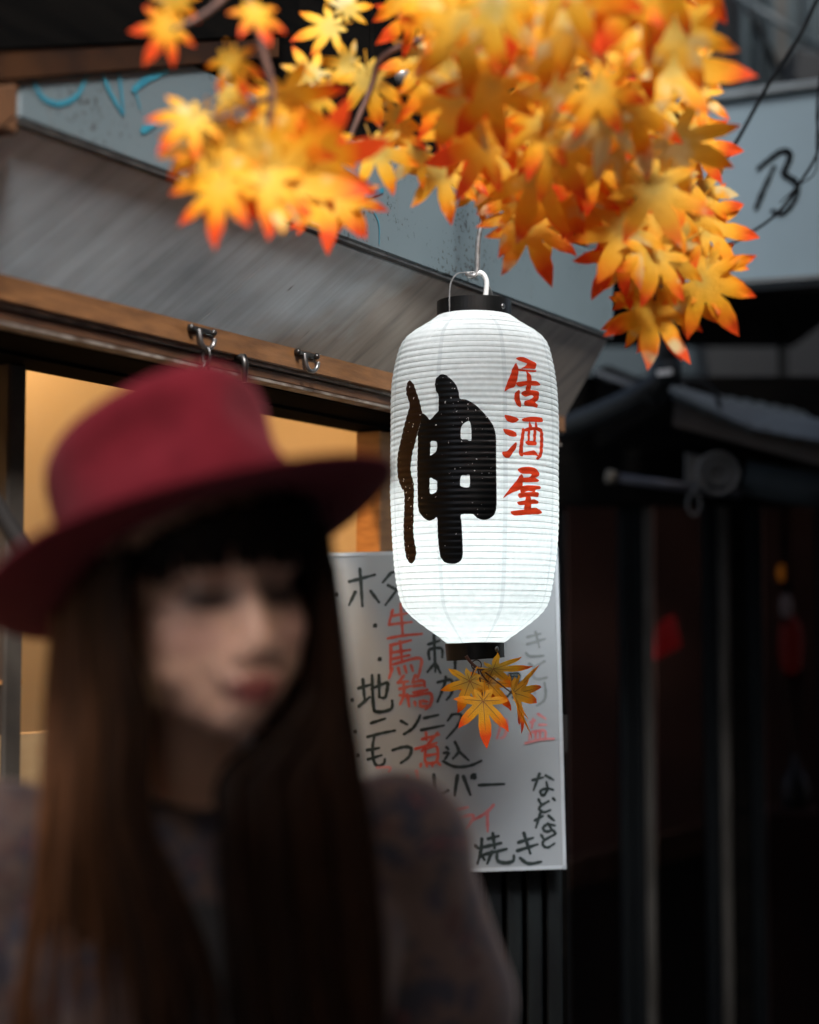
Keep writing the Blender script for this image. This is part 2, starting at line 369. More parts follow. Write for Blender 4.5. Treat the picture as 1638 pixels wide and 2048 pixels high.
# strokes drawn on a plane -------------------------------------------------
def ribbon(bm, pts3, wids, nrm, off):
    n = len(pts3); Ls = []; Rs = []
    for i, p in enumerate(pts3):
        t = (pts3[min(i + 1, n - 1)] - pts3[max(i - 1, 0)]); t.normalize()
        sd_ = nrm.cross(t).normalized() * wids[i] * 0.5
        q = p + nrm * off
        Ls.append(bm.verts.new(q + sd_)); Rs.append(bm.verts.new(q - sd_))
    for i in range(n - 1): bm.faces.new((Ls[i], Rs[i], Rs[i + 1], Ls[i + 1]))
    for (i, sgn) in ((0, -1), (n - 1, 1)):      # rounded ends
        t = (pts3[1] - pts3[0]) if i == 0 else (pts3[-1] - pts3[-2]); t.normalize(); t *= sgn
        sd_ = nrm.cross(t).normalized(); q = pts3[i] + nrm * off
        fan = [bm.verts.new(q + (sd_ * math.cos(a_) + t * math.sin(a_)) * wids[i] * 0.5) for a_ in [math.pi * k / 6 for k in range(7)]]
        bm.faces.new(fan)
def draw(name, strokes, o, sc, wpx, pt, nrm, m, parent, base_off=0.0012, taper=True):
    """strokes: polylines in crop coordinates, mapped to the plane (pt, nrm)"""
    bm = bmesh.new()
    for k, st in enumerate(strokes):
        w_ = wpx
        if isinstance(st, tuple): st, w_ = st
        if len(st) == 1: st = [st[0], (st[0][0] + 2, st[0][1] + 2)]
        pts = catmull([Vector((x, y, 0)) for x, y in st], 6)
        p3 = [hit(o[0] + q.x / sc, o[1] + q.y / sc, pt, nrm) for q in pts]
        wm = w_ * (p3[0] - CAM).length / FPX
        ws = [wm * ((0.82 + 0.3 * math.sin(math.pi * min(1, (i + 2) / len(p3)))) * (1 + 0.12 * math.sin(i * 1.7 + k)) if taper else 1) for i in range(len(p3))]
        ribbon(bm, p3, ws, nrm, base_off + 0.00012 * k)
    me = bpy.data.meshes.new(name); bm.to_mesh(me); bm.free()
    return link(name, me, m, parent)

M_teal = mat('teal_spray', (0.012, 0.13, 0.19), (0.02, 0.18, 0.24), 0.5, scale=30)
pf, nf = W(0, -0.0005, ZE), -N
for st, wp in (([(205, 480), (240, 590), (290, 650), (370, 680), (450, 660), (520, 600), (565, 480)], 9), ([(655, 455), (720, 610), (800, 745)], 9), ([(770, 455), (790, 600), (805, 740)], 7),
               ([(870, 590), (960, 520), (1090, 465)], 12), ([(885, 600), (915, 720)], 4), ([(930, 855), (1015, 810)], 13)):
    draw('graffiti_stroke', [st], (0, 0), 3.276, wp, pf, nf, M_teal, fascia)
for st, wp in (([(1380, 1150), (1410, 1220), (1412, 1330)], 3), ([(1340, 1065), (1430, 1040)], 13), ([(1200, 900), (1290, 960)], 5)):
    draw('graffiti_stroke', [st], (240, 0), 2.73, wp, pf, nf, M_teal, fascia)

# ================================================================== paper lantern
LD = 2.55
LAX = P(949, 960, LD)                       # axis point
def z_px(py):                                # height on the axis for a pixel row
    r = ray(949, py); return CAM.z + r.z * (LAX.y - CAM.y) / r.y
prof = [(634, 76), (641, 84), (649, 95), (657, 110), (666, 124.5), (675, 136), (685, 145), (697, 150), (710, 154), (740, 161), (771, 165.5), (807, 167.5), (850, 168), (1000, 168), (1050, 166.5), (1091, 164), (1130, 160.5), (1164, 156), (1184, 152.5), (1200, 148.5), (1213, 144), (1226, 134), (1240, 119), (1253, 101), (1266, 84), (1276, 68), (1286, 57)]
pz = [(z_px(y), h * LD / FPX) for y, h in prof][::-1]
def r_lin(z):
    if z <= pz[0][0]: return pz[0][1]
    for (z0, r0), (z1, r1) in zip(pz, pz[1:]):
        if z <= z1: return r0 + (r1 - r0) * (z - z0) / (z1 - z0)
    return pz[-1][1]
ZLO, ZHI = pz[0][0], pz[-1][0]
_n = 400; _lin = [r_lin(ZLO + (ZHI - ZLO) * i / _n) for i in range(_n + 1)]
def _ext(i): return _lin[i] if 0 <= i <= _n else (2 * _lin[0] - _lin[-i] if i < 0 else 2 * _lin[_n] - _lin[2 * _n - i])
_smo = [sum(_ext(i + k) * math.exp(-(k / 6.0) ** 2) for k in range(-14, 15)) / sum(math.exp(-(k / 6.0) ** 2) for k in range(-14, 15)) for i in range(_n + 1)]
def r_of(z):
    t = max(0.0, min(1.0, (z - ZLO) / (ZHI - ZLO))) * _n; i = min(int(t), _n - 1); return _smo[i] + (_smo[i + 1] - _smo[i]) * (t - i)
NR = 56
def rib_phase(z):
    t = (z - ZLO) / (ZHI - ZLO); return t * NR + 0.25 * math.sin(t * 9)
def r_surf(z, th=0.0):
    ph = rib_phase(z); k = abs(math.sin(math.pi * ph))
    return r_of(z) + 0.0012 * (k ** 0.7) - 0.0006 + 0.0005 * math.sin(3 * th + z * 40)
lantern = empty('paper_lantern', (LAX.x, LAX.y, z_px(1320)))
tag(lantern, 'lit white paper lantern with black and red brush lettering under the awning', 'lantern')

def paper_mat():
    m = bpy.data.materials.new('lantern_paper'); g = NT(m)
    d = g.n('BsdfDiffuse'); t = g.n('BsdfTranslucent'); gl = g.n('BsdfGlossy', i_Roughness=0.45)
    tc = g.n('TexCoord'); n1 = g.n('TexNoise', i_Scale=120.0, i_Detail=4.0); g.l(tc.outputs['Object'], n1.inputs[0])
    n2 = g.n('TexNoise', i_Scale=18.0, i_Detail=5.0); g.l(tc.outputs['Object'], n2.inputs[0])
    r1 = g.ramp(n1.outputs[0], [(0.3, (0.70, 0.735, 0.735)), (0.7, (0.80, 0.83, 0.83))])
    r2 = g.ramp(n2.outputs[0], [(0.3, (0.93, 0.935, 0.94)), (0.7, (1, 1, 1))])
    mu = g.n('MixRGB', blend_type='MULTIPLY'); mu.inputs[0].default_value = 1; g.l(r1.outputs[0], mu.inputs[1]); g.l(r2.outputs[0], mu.inputs[2])
    # glued paper gores: thin vertical overlaps, three times the paper there
    sp = g.n('SeparateXYZ'); g.l(tc.outputs['Object'], sp.inputs[0])
    at = g.n('Math', operation='ARCTAN2'); g.l(sp.outputs[0], at.inputs[0]); g.l(sp.outputs[1], at.inputs[1])
    fr = g.n('Math', operation='MULTIPLY_ADD'); g.l(at.outputs[0], fr.inputs[0]); fr.inputs[1].default_value = 8 / (2 * math.pi); fr.inputs[2].default_value = 0.44
    fc = g.n('Math', operation='FRACT'); g.l(fr.outputs[0], fc.inputs[0])
    seam = g.ramp(fc.outputs[0], [(0.0, (0.86, 0.87, 0.88)), (0.06, (0.86, 0.87, 0.88)), (0.075, (1, 1, 1)), (1.0, (1, 1, 1))])
    mu2 = g.n('MixRGB', blend_type='MULTIPLY'); mu2.inputs[0].default_value = 1; g.l(mu.outputs[0], mu2.inputs[1]); g.l(seam.outputs[0], mu2.inputs[2])
    g.l(mu2.outputs[0], d.inputs[0]); g.l(mu2.outputs[0], t.inputs[0])
    bp = g.n('Bump', i_Strength=0.25, i_Distance=0.002); nb_ = g.n('TexNoise', i_Scale=45.0, i_Detail=3.0); g.l(tc.outputs['Object'], nb_.inputs[0]); g.l(nb_.outputs[0], bp.inputs['Height'])
    g.l(bp.outputs[0], d.inputs['Normal'])
    mx = g.n('MixShader'); mx.inputs[0].default_value = 0.5; g.l(d.outputs[0], mx.inputs[1]); g.l(t.outputs[0], mx.inputs[2])
    g.l(mx.outputs[0], g.o.inputs[0]); return m
M_paper = paper_mat()
def lantern_body():
    ns = 108; per = 4; rows = NR * per
    V, F = [], []
    for i in range(rows + 1):
        z = ZLO + (ZHI - ZLO) * i / rows
        for k in range(ns):
            th = 2 * math.pi * k / ns; r = r_surf(z, th)
            V.append((r * math.sin(th), r * math.cos(th), z - lantern.location.z))
    for i in range(rows):
        for k in range(ns):
            F.append((i * ns + k, i * ns + (k + 1) % ns, (i + 1) * ns + (k + 1) % ns, (i + 1) * ns + k))
    me = bpy.data.meshes.new('paper_shade'); me.from_pydata(V, [], F); me.update(); me.materials.append(M_paper); me.shade_smooth()
    o = bpy.data.objects.new('paper_shade', me); col.objects.link(o); o.parent = lantern; return o
shade = lantern_body()
M_rib = mat('rib_wire', (0.26, 0.28, 0.28), (0.34, 0.36, 0.36), 0.6, scale=30)
bm = bmesh.new(); RW = 0.0040
tube(bm, [Vector((math.cos(2 * math.pi * k / 72), math.sin(2 * math.pi * k / 72), 0)) for k in range(73)], RW, 5, caps=False)
ribme = bpy.data.meshes.new('rib'); bm.to_mesh(ribme); bm.free(); ribme.materials.append(M_rib); ribme.shade_smooth()
zz = ZLO; last = math.floor(rib_phase(ZLO)); k = 0
while zz < ZHI:
    if math.floor(rib_phase(zz)) > last:
        last = math.floor(rib_phase(zz)); r = r_of(zz) - 0.0005
        o = bpy.data.objects.new('rib', ribme); col.objects.link(o); o.parent = shade
        o.location = (0, 0, zz - lantern.location.z); o.scale = (r, r, 0.10)
        o.rotation_euler = (R(rnd.uniform(-0.35, 0.35)), R(rnd.uniform(-0.35, 0.35)), 0)
    zz += 0.0002

def ring(name, z0, z1, r0, r1, m, tilt=(0, 0, 0), wall=0.003):
    bm = bmesh.new(); n = 64; pr = [(r0, z0), (r1, z1), (r1 - wall, z1), (r0 - wall, z0)]
    zc = 0.5 * (z0 + z1)
    rows = [[bm.verts.new((r * math.cos(2 * math.pi * k / n), r * math.sin(2 * math.pi * k / n), z - zc)) for k in range(n)] for r, z in pr]
    for i in range(4):
        for k in range(n):
            bm.faces.new((rows[i][k], rows[i][(k + 1) % n], rows[(i + 1) % 4][(k + 1) % n], rows[(i + 1) % 4][k]))
    bmesh.ops.recalc_face_normals(bm, faces=bm.faces[:])
    me = bpy.data.meshes.new(name); bm.to_mesh(me); bm.free(); me.materials.append(m); me.shade_smooth()
    me.shade_flat()
    o = bpy.data.objects.new(name, me); col.objects.link(o); o.parent = lantern
    o.location = (0, 0, zc - lantern.location.z); o.rotation_euler = tilt
    return o
top_ring = ring('top_ring', z_px(637), z_px(604), 0.0565, 0.0560, M_plastic, (R(0), R(-0.4), 0))
bot_ring = ring('bottom_ring', z_px(1318), z_px(1284), 0.0432, 0.0440, M_plastic, (0, R(-3.6), 0))
# the floor disc of the bottom ring that carries the bulb
bm = bmesh.new(); bmesh.ops.create_circle(bm, cap_ends=True, segments=48, radius=0.0402)
me = bpy.data.meshes.new('base_disc'); bm.to_mesh(me); bm.free(); me.materials.append(M_plastic)
o = bpy.data.objects.new('base_disc', me); col.objects.link(o); o.parent = lantern; o.location = (0, 0, z_px(1306) - lantern.location.z)
def stud(par_z, r, th, m):
    bm = bmesh.new(); p = Vector((r * math.sin(th), -r * math.cos(th), par_z))
    ellipsoid(bm, p, (0.0042, 0.002, 0.0042), Matrix.Rotation(th, 3, 'Z'), 12, 8)
    me = bpy.data.meshes.new('rivet'); bm.to_mesh(me); bm.free(); me.materials.append(m); me.shade_smooth()
    o = bpy.data.objects.new('rivet', me); col.objects.link(o); o.parent = lantern
stud(z_px(622) - lantern.location.z, 0.0566, math.asin(56 / 76), M_chrome)
stud(z_px(1298) - lantern.location.z, 0.0437, math.asin(41 / 58), M_chrome)
# bail wire, white clip
def lp(px, py, d=LD): return P(px, py, d) - lantern.location
bm = bmesh.new()
tube(bm, catmull([lp(899, 622, LD - 0.05), lp(899, 590, LD - 0.045), lp(902, 565, LD - 0.03), lp(914, 548, LD - 0.015), lp(935, 545, LD), lp(957, 546, LD), lp(975, 566, LD + 0.02), lp(984, 588, LD + 0.035), lp(988, 606, LD + 0.04)], 6), 0.0011, 6)
me = bpy.data.meshes.new('bail_wire'); bm.to_mesh(me); bm.free(); me.materials.append(M_wire)
o = bpy.data.objects.new('bail_wire', me); col.objects.link(o); o.parent = lantern
bm = bmesh.new()
tube(bm, catmull([lp(948, 551), lp(958, 545), lp(968, 551), lp(973, 565), lp(972, 585), lp(969, 612), lp(968, 640)], 6), 0.0040, 8)
me = bpy.data.meshes.new('power_cord'); bm.to_mesh(me); bm.free(); me.materials.append(M_white); me.shade_smooth()
o = bpy.data.objects.new('power_cord', me); col.objects.link(o); o.parent = lantern
# bulb
zb = z_px(1090) - lantern.location.z
bm = bmesh.new()
prb = [(0.0001, 0.055), (0.016, 0.051), (0.026, 0.036), (0.029, 0.020), (0.024, 0.0), (0.015, -0.020), (0.013, -0.05), (0.013, -0.105), (0.0001, -0.105)]
rows = [[bm.verts.new((r * math.cos(2 * math.pi * k / 20), r * math.sin(2 * math.pi * k / 20), z + zb)) for k in range(20)] for r, z in prb]
for i in range(len(prb) - 1):
    for k in range(20): bm.faces.new((rows[i][k], rows[i][(k + 1) % 20], rows[i + 1][(k + 1) % 20], rows[i + 1][k]))
me = bpy.data.meshes.new('bulb'); bm.to_mesh(me); bm.free(); me.materials.append(mat('bulb_glass', (0.9, 0.9, 0.9), rough=0.3, emit=(0.95, 1.0, 1.0, 3.0))); me.shade_smooth()
o = bpy.data.objects.new('bulb', me); col.objects.link(o); o.parent = lantern; o.visible_shadow = True
bl = bpy.data.lights.new('bulb_light', 'POINT'); bl.energy = 2.0; bl.color = (0.93, 1.0, 1.0); bl.shadow_soft_size = 0.032
blo = bpy.data.objects.new('bulb_light', bl); col.objects.link(blo); blo.parent = lantern; blo.location = (0, 0, zb + 0.015)

# lettering laid on the paper
def to_lantern(px, py):
    px = px + (949 - (945.5 + (py - 618) * 0.011))
    r = ray(px, py); z = CAM.z; rr = 0.125
    ox, oy = CAM.x - LAX.x, CAM.y - LAX.y
    for _ in range(6):
        A = r.x ** 2 + r.y ** 2; B = 2 * (ox * r.x + oy * r.y); Cc = ox * ox + oy * oy - rr * rr
        D = max(B * B - 4 * A * Cc, 0); t = (-B - math.sqrt(D)) / (2 * A)
        p = CAM + r * t; z = p.z; rr = r_of(z)
    th = math.atan2(p.x - LAX.x, -(p.y - LAX.y)); return th, z
def lettering(name, polys, holes, o_, sc, m, off=0.0011, step=2.6):
    def cv(p): return Vector((o_[0] + p[0] / sc, o_[1] + p[1] / sc))
    def smooth(pl):
        pts = [cv(p) for p in pl]; n = len(pts); out = []
        for i in range(n):
            p0, p1, p2, p3 = pts[i - 1], pts[i], pts[(i + 1) % n], pts[(i + 2) % n]
            L = (p2 - p1).length; q = max(1, int(L / 2.0))
            for k in range(q):
                t = k / q
                lin = p1.lerp(p2, t)
                cat = 0.5 * ((2 * p1) + (p2 - p0) * t + (2 * p0 - 5 * p1 + 4 * p2 - p3) * t * t + (3 * p1 - p0 - 3 * p2 + p3) * t ** 3)
                out.append(lin.lerp(cat, 0.7) + Vector((noise.noise(Vector((lin.x * .5, lin.y * .5, 0))), noise.noise(Vector((lin.x * .5, lin.y * .5, 9))))) * 0.25)
        return out
    PS = [smooth(p) for p in polys]; HS = [smooth(h) for h in holes]
    def inside(pt, pl):
        c = False; n = len(pl); j = n - 1
        for i in range(n):
            a_, b_ = pl[i], pl[j]
            if (a_.y > pt.y) != (b_.y > pt.y) and pt.x < (b_.x - a_.x) * (pt.y - a_.y) / (b_.y - a_.y) + a_.x: c = not c
            j = i
        return c
    verts, edges = [], []
    for pl in PS + HS:
        b = len(verts); n = len(pl); verts += pl; edges += [(b + i, b + (i + 1) % n) for i in range(n)]
    x0 = min(v.x for v in verts); x1 = max(v.x for v in verts); y0 = min(v.y for v in verts); y1 = max(v.y for v in verts)
    y = y0
    while y < y1:
        x = x0
        while x < x1:
            p = Vector((x + 0.13, y + 0.11))
            if any(inside(p, q) for q in PS) and not any(inside(p, q) for q in HS): verts.append(p)
            x += step
        y += step
    vo, eo, fo, *_ = delaunay_2d_cdt(verts, edges, [], 0, 1e-4)
    F = []
    for f in fo:
        c = (vo[f[0]] + vo[f[1]] + vo[f[2]]) / 3
        if any(inside(c, q) for q in PS) and not any(inside(c, q) for q in HS): F.append(f)
    V = []
    for v in vo:
        th, z = to_lantern(v.x, v.y); r = r_surf(z, math.pi - th) + off
        V.append((r * math.sin(th), -r * math.cos(th), z - lantern.location.z))
    me = bpy.data.meshes.new(name); me.from_pydata(V, [], [tuple(f) for f in F]); me.update(); me.materials.append(m); me.shade_smooth()
    bmx = bmesh.new(); bmx.from_mesh(me); bmesh.ops.delete(bmx, geom=[v for v in bmx.verts if not v.link_faces], context='VERTS'); bmx.to_mesh(me); bmx.free()
    o = bpy.data.objects.new(name, me); col.objects.link(o); o.parent = shade
    return o
def ink_mat(name, c, trans, rough, specks):
    m = bpy.data.materials.new(name); g = NT(m)
    b = g.n('BsdfPrincipled', i_Roughness=rough); b.inputs['Specular IOR Level'].default_value = 0.25; t = g.n('BsdfTranslucent')
    tc = g.n('TexCoord'); n1 = g.n('TexNoise', i_Scale=210.0, i_Detail=2.0); g.l(tc.outputs['Object'], n1.inputs[0])
    n2 = g.n('TexNoise', i_Scale=16.0, i_Detail=2.0); g.l(tc.outputs['Object'], n2.inputs[0])
    ad = g.n('Math', operation='MULTIPLY_ADD'); ad.inputs[1].default_value = 0.35; g.l(n2.outputs[0], ad.inputs[0]); g.l(n1.outputs[0], ad.inputs[2])
    sp = g.ramp(ad.outputs[0], [(specks, (0, 0, 0)), (specks + 0.03, (0.9, 0.9, 0.9))])
    n3 = g.n('TexNoise', i_Scale=35.0, i_Detail=4.0); g.l(tc.outputs['Object'], n3.inputs[0])
    v = g.ramp(n3.outputs[0], [(0.3, tuple(x * 0.65 for x in c)), (0.7, c)])
    cc = g.mix(sp.outputs[0], v.outputs[0], (0.75, 0.75, 0.74))
    g.l(cc, b.inputs['Base Color']); g.l(cc, t.inputs[0])
    mx = g.n('MixShader'); mx.inputs[0].default_value = trans; g.l(b.outputs[0], mx.inputs[1]); g.l(t.outputs[0], mx.inputs[2]); g.l(mx.outputs[0], g.o.inputs[0])
    return m
M_ink = ink_mat('black_ink', (0.0035, 0.0045, 0.005), 0.04, 0.32, 0.885)
M_inkb = ink_mat('brown_ink', (0.026, 0.011, 0.005), 0.14, 0.4, 0.875)
M_red = ink_mat('red_ink', (0.92, 0.075, 0.022), 0.6, 0.5, 1.2)
LS = [(185,148),(225,190),(255,270),(285,350),(310,450),(314,480),(300,560),(268,680),(250,760),(225,850),(210,960),(205,1010),(215,1080),(235,1150),(240,1250),(238,1400),(242,1500),(240,1600),(250,1700),(268,1790),(272,1850),(255,1910),(230,1938),(200,1920),(175,1870),(160,1780),(150,1680),(145,1560),(148,1400),(145,1250),(110,1180),(85,1090),(78,970),(88,850),(115,720),(140,600),(165,500),(190,400),(180,350),(155,280),(155,200)]
BK = [(316,470),(350,490),(390,535),(430,495),(470,450),(473,400),(470,300),(445,250),(433,185),(445,130),(490,92),(540,100),(600,150),(640,200),(665,270),(675,328),(740,340),(820,385),(900,460),(960,530),(1000,590),(1020,650),(1030,720),(1032,900),(1035,1100),(1040,1300),(1038,1400),(1020,1460),(970,1500),(910,1510),(860,1495),(830,1470),(810,1455),(700,1460),(705,1540),(715,1700),(720,1850),(700,1910),(650,1938),(590,1938),(540,1920),(505,1870),(490,1780),(478,1650),(472,1490),(440,1505),(390,1520),(340,1490),(300,1440),(283,1380),(275,1200),(270,1000),(275,850),(277,700),(270,684),(300,565),(314,485)]
BH = [[(765,545),(785,590),(790,735),(740,725),(690,718),(690,610),(725,565)],[(403,743),(458,752),(458,825),(440,855),(395,882),(398,800)],[(393,1105),(430,1115),(462,1135),(460,1235),(397,1252)],[(695,1082),(735,1075),(778,1075),(775,1190),(690,1180)]]
lettering('painted_character', [LS], [], (780, 730), 4.877, M_inkb, off=0.0009)
lettering('painted_character', [BK], BH, (780, 730), 4.877, M_ink)
RD1 = [[(275,155),(310,138),(360,140),(420,165),(480,195),(505,220),(500,260),(480,275),(420,270),(330,270),(380,240),(400,215),(350,195),(300,175)],
 [(275,205),(295,240),(305,290),(298,360),(285,430),(260,480),(200,500),(150,530),(165,470),(190,400),(215,340),(235,270)],
 [(240,268),(330,275),(420,285),(505,290),(505,305),(440,308),(300,295),(240,285)],[(390,290),(430,330),(455,370),(450,440),(445,520),(390,520),(400,440),(400,360)],
 [(290,425),(400,410),(500,410),(540,430),(560,455),(500,465),(400,460),(330,475),(285,460)],[(310,512),(325,530),(325,600),(345,680),(335,710),(300,690),(270,640),(262,580),(275,540)],
 [(345,540),(380,520),(470,515),(535,530),(545,580),(530,630),(500,655),(530,680),(525,715),(480,700),(380,685),(380,640),(440,620),(480,590),(460,570),(390,590),(350,570)]]
RD2 = [[(160,795),(230,805),(290,825),(318,850),(280,880),(240,885),(190,865),(165,835)],[(143,955),(200,960),(250,975),(290,1000),(295,1035),(260,1045),(210,1035),(160,1000)],
 [(285,1105),(298,1130),(285,1180),(250,1230),(215,1280),(165,1278),(135,1245),(135,1215),(190,1205),(220,1170)],[(350,845),(400,825),(480,815),(580,830),(583,875),(480,875),(370,870)],
 [(440,870),(465,920),(460,960),(430,960),(430,900)],[(505,870),(525,900),(525,960),(495,960)],
 [(370,940),(385,985),(375,1080),(365,1200),(375,1240),(360,1268),(330,1260),(320,1220),(330,1120),(345,1020),(355,960)],[(370,965),(430,935),(530,935),(580,960),(585,1000),(550,990),(500,965),(400,985)],
 [(550,960),(590,1000),(590,1150),(580,1250),(540,1305),(510,1290),(545,1240),(555,1150),(555,1000)],[(365,1225),(450,1205),(490,1200),(530,1240),(545,1280),(500,1255),(380,1255)],
 [(418,965),(445,965),(440,1100),(420,1100)],[(485,960),(515,965),(505,1110),(480,1110)],[(390,1105),(420,1090),(515,1098),(510,1140),(420,1140)]]
RD3 = [[(310,1415),(350,1392),(430,1385),(500,1400),(550,1450),(545,1490),(510,1510),(545,1535),(535,1558),(370,1560),(372,1510),(440,1505),(460,1470),(360,1465),(330,1450)],
 [(345,1470),(375,1500),(370,1560),(350,1640),(250,1680),(190,1715),(145,1745),(180,1690),(240,1610),(290,1550)],[(350,1610),(430,1595),(560,1605),(565,1640),(520,1645),(500,1675),(430,1660),(350,1690),(340,1650)],
 [(320,1690),(400,1675),(540,1675),(545,1730),(480,1725),(400,1730),(330,1740)],[(305,1790),(380,1770),(440,1765),(500,1755),(550,1780),(545,1805),(470,1810),(340,1822)],
 [(405,1730),(460,1730),(465,1880),(390,1880)],[(235,1895),(300,1882),(390,1870),(430,1860),(520,1850),(575,1880),(590,1910),(550,1925),(470,1925),(280,1940)]]
for k, rdp in enumerate((RD1, RD2, RD3)): lettering('painted_character', rdp, [], (980, 690), 5.686, M_red, step=2.2)

# hanger rod from the wall above the fascia
rod = empty('hanger_rod', P(950, 545, LD)); tag(rod, 'bent steel rod hook carrying the white paper lantern', 'hook')
bm = bmesh.new()
top = P(975, 120, LD)
wallp = hit(975, 120, W(0, 0.06, 0), N); wallp = Vector((top.x, top.y, top.z)) + N * ((W(0, 0.06, 0) - top).dot(N))
tube(bm, catmull([P(934, 546, LD - .004), P(938, 551, LD - .003), P(946, 552, LD), P(954, 543, LD), P(955, 514, LD), P(957, 478, LD), P(964, 441, LD), P(972, 380, LD), P(975, 250, LD), P(975, 150, LD), top + N * 0.03, wallp], 6), 0.0042, 8)
obj('rod', bm, M_wire, rod, True)
bm = bmesh.new(); ellipsoid(bm, wallp - N * 0.002, (0.018, 0.018, 0.018), seg=14, ring=8); obj('wall_flange', bm, M_wire, rod, True)

# ================================================================== menu board on a slatted screen
BD = 2.745
f0 = [P(651, 1106, BD), P(1116, 1094, BD), P(1133, 1738, BD + 0.0), P(690, 1754, BD)]
bpt = f0[1]; bn = (f0[1] - f0[2]).cross(f0[0] - f0[1]).normalized()
if bn.y > 0: bn = -bn
bl_ = hit(668, 1754, bpt, bn)
corners = [hit(651, 1106, bpt, bn), hit(1116, 1094, bpt, bn), hit(1133, 1738, bpt, bn), bl_]
board = empty('menu_board', (corners[2] + corners[3]) / 2); tag(board, 'white handwritten menu board with black and red Japanese lettering', 'menu board')
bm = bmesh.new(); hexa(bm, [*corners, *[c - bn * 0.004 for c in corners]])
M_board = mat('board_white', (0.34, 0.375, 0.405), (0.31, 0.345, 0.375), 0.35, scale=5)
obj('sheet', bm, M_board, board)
ex = (corners[1] - corners[0]).normalized(); ey = (corners[2] - corners[1]).normalized()
M_sleeve = mat('sleeve_plastic', (0.50, 0.55, 0.60), (0.45, 0.5, 0.54), 0.2, scale=10)
for nm, p0, p1, d_ in (('sleeve_edge', corners[1], corners[2], -ex), ('sleeve_edge', corners[3], corners[2], -ey), ('sleeve_edge', corners[0], corners[1], ey)):
    bm = bmesh.new(); q = [p0 + d_ * .0005, p1 + d_ * .0005, p1 + d_ * 0.006, p0 + d_ * 0.006]; hexa(bm, [c + bn * 0.0016 for c in q] + [c + bn * 0.0002 for c in q]); obj(nm, bm, M_sleeve, board)
M_mk = mat('black_marker', (0.012, 0.022, 0.022), (0.03, 0.045, 0.045), 0.5, scale=40)
M_mr = mat('red_marker', (0.50, 0.055, 0.035), (0.58, 0.14, 0.10), 0.5, scale=30)
M_mf = mat('faded_marker', (0.14, 0.17, 0.175), (0.24, 0.27, 0.28), 0.5, scale=30)
M_mp = mat('faded_red_marker', (0.50, 0.12, 0.13), (0.58, 0.26, 0.27), 0.5, scale=30)
A_, B_, C_, D_ = ((650, 1100), 5.46), ((690, 1330), 5.46), ((1000, 1240), 7.88), ((850, 1520), 5.46)
def ch(cr, m, wp, *st): draw('character', list(st), cr[0], cr[1], wp, bpt, bn, m, board, 0.0004)
for q in ((118, 490), (550, 828), (600, 1195)): ch(A_, M_mk, 10, [q])
for q in ((75, 385), (105, 730), (135, 990)): ch(B_, M_mk, 9, [q])
ch(A_, M_mk, 6.5, [(380,205),(395,400),(408,610)], [(265,345),(380,315),(545,270)], [(330,460),(262,600)], [(500,450),(590,570)])
ch(A_, M_mk, 6.0, [(720,250),(630,355)], [(720,250),(860,230),(790,420),(660,600)], [(690,385),(790,440)])
ch(A_, M_mr, 5.5, [(740,655),(695,815)], [(735,720),(900,690)], [(700,815),(950,785)], [(825,590),(840,800),(850,940)], [(685,965),(850,935),(1060,915)])
ch(A_, M_mr, 6, [(720,1040),(715,1310)], [(715,1040),(940,985)], [(820,1000),(840,1200)], [(730,1120),(930,1090)], [(730,1190),(920,1150)], [(740,1250),(1030,1180),(1040,1300),(1010,1400)],
   [(735,1290),(700,1400)], [(800,1290),(820,1360)], [(870,1270),(890,1340)], [(940,1260),(960,1320)])
ch(A_, M_mk, 6, [(1130,1030),(1250,990)], [(1190,930),(1205,1330)], [(1140,1190),(1140,1090),(1270,1075),(1280,1170)], [(1195,1240),(1120,1330)], [(1210,1240),(1260,1340)], [(1420,1200),(1420,1295)])
ch(B_, M_mk, 6.5, [(145,255),(280,215)], [(195,160),(215,400)], [(150,450),(270,350)], [(290,260),(450,195),(465,230),(440,350),(400,355)], [(370,110),(375,350)], [(295,110),(310,440),(350,510),(500,480),(515,390)])
ch(B_, M_mr, 6, [(640,120),(580,195)], [(580,190),(690,180)], [(600,260),(720,230)], [(640,200),(640,330),(600,430)], [(600,330),(750,340)], [(680,320),(700,450)], [(770,110),(740,170)], [(740,190),(850,170),(870,230)], [(750,230),(860,215)], [(750,300),(900,270)], [(730,340),(930,310),(935,420),(880,480)], [(760,400),(770,440)], [(820,390),(830,450),(890,440)], [(850,390),(900,400)])
ch(B_, M_mk, 6, [(1010,190),(1160,165),(1165,300),(1110,380)], [(1100,130),(1080,230),(1010,400)], [(1220,180),(1260,260)])
ch(C_, M_mk, 5, [(140,850),(290,840),(290,930),(150,940),(140,850)], [(150,895),(290,885)], [(150,1000),(390,965)], [(210,1080),(390,1050),(400,1200),(370,1220)], [(250,1040),(110,1210)], [(300,1090),(200,1220)])
ch(C_, M_mf, 5, [(430,270),(640,215)], [(430,380),(710,295)], [(560,190),(620,430)], [(410,520),(480,570),(690,560)])
ch(C_, M_mf, 5.5, [(460,690),(540,740)], [(700,650),(540,760),(520,880),(600,930),(740,905)])
ch(C_, M_mf, 5, [(700,990),(720,1150),(690,1270),(580,1350)], ([(545,1080),(550,1160)], 4))
ch(C_, M_mp, 5, [(600,1480),(720,1560)], [(480,1610),(560,1580)], [(620,1650),(730,1650)], [(520,1560),(500,1700)], [(480,1770),(460,1880)], [(480,1770),(700,1740),(710,1870)], [(560,1770),(560,1870)], [(630,1760),(630,1860)], [(400,1940),(640,1880),(850,1870)])
ch(B_, M_mk, 6, [(285,635),(440,585)], [(245,785),(400,745),(545,715)])
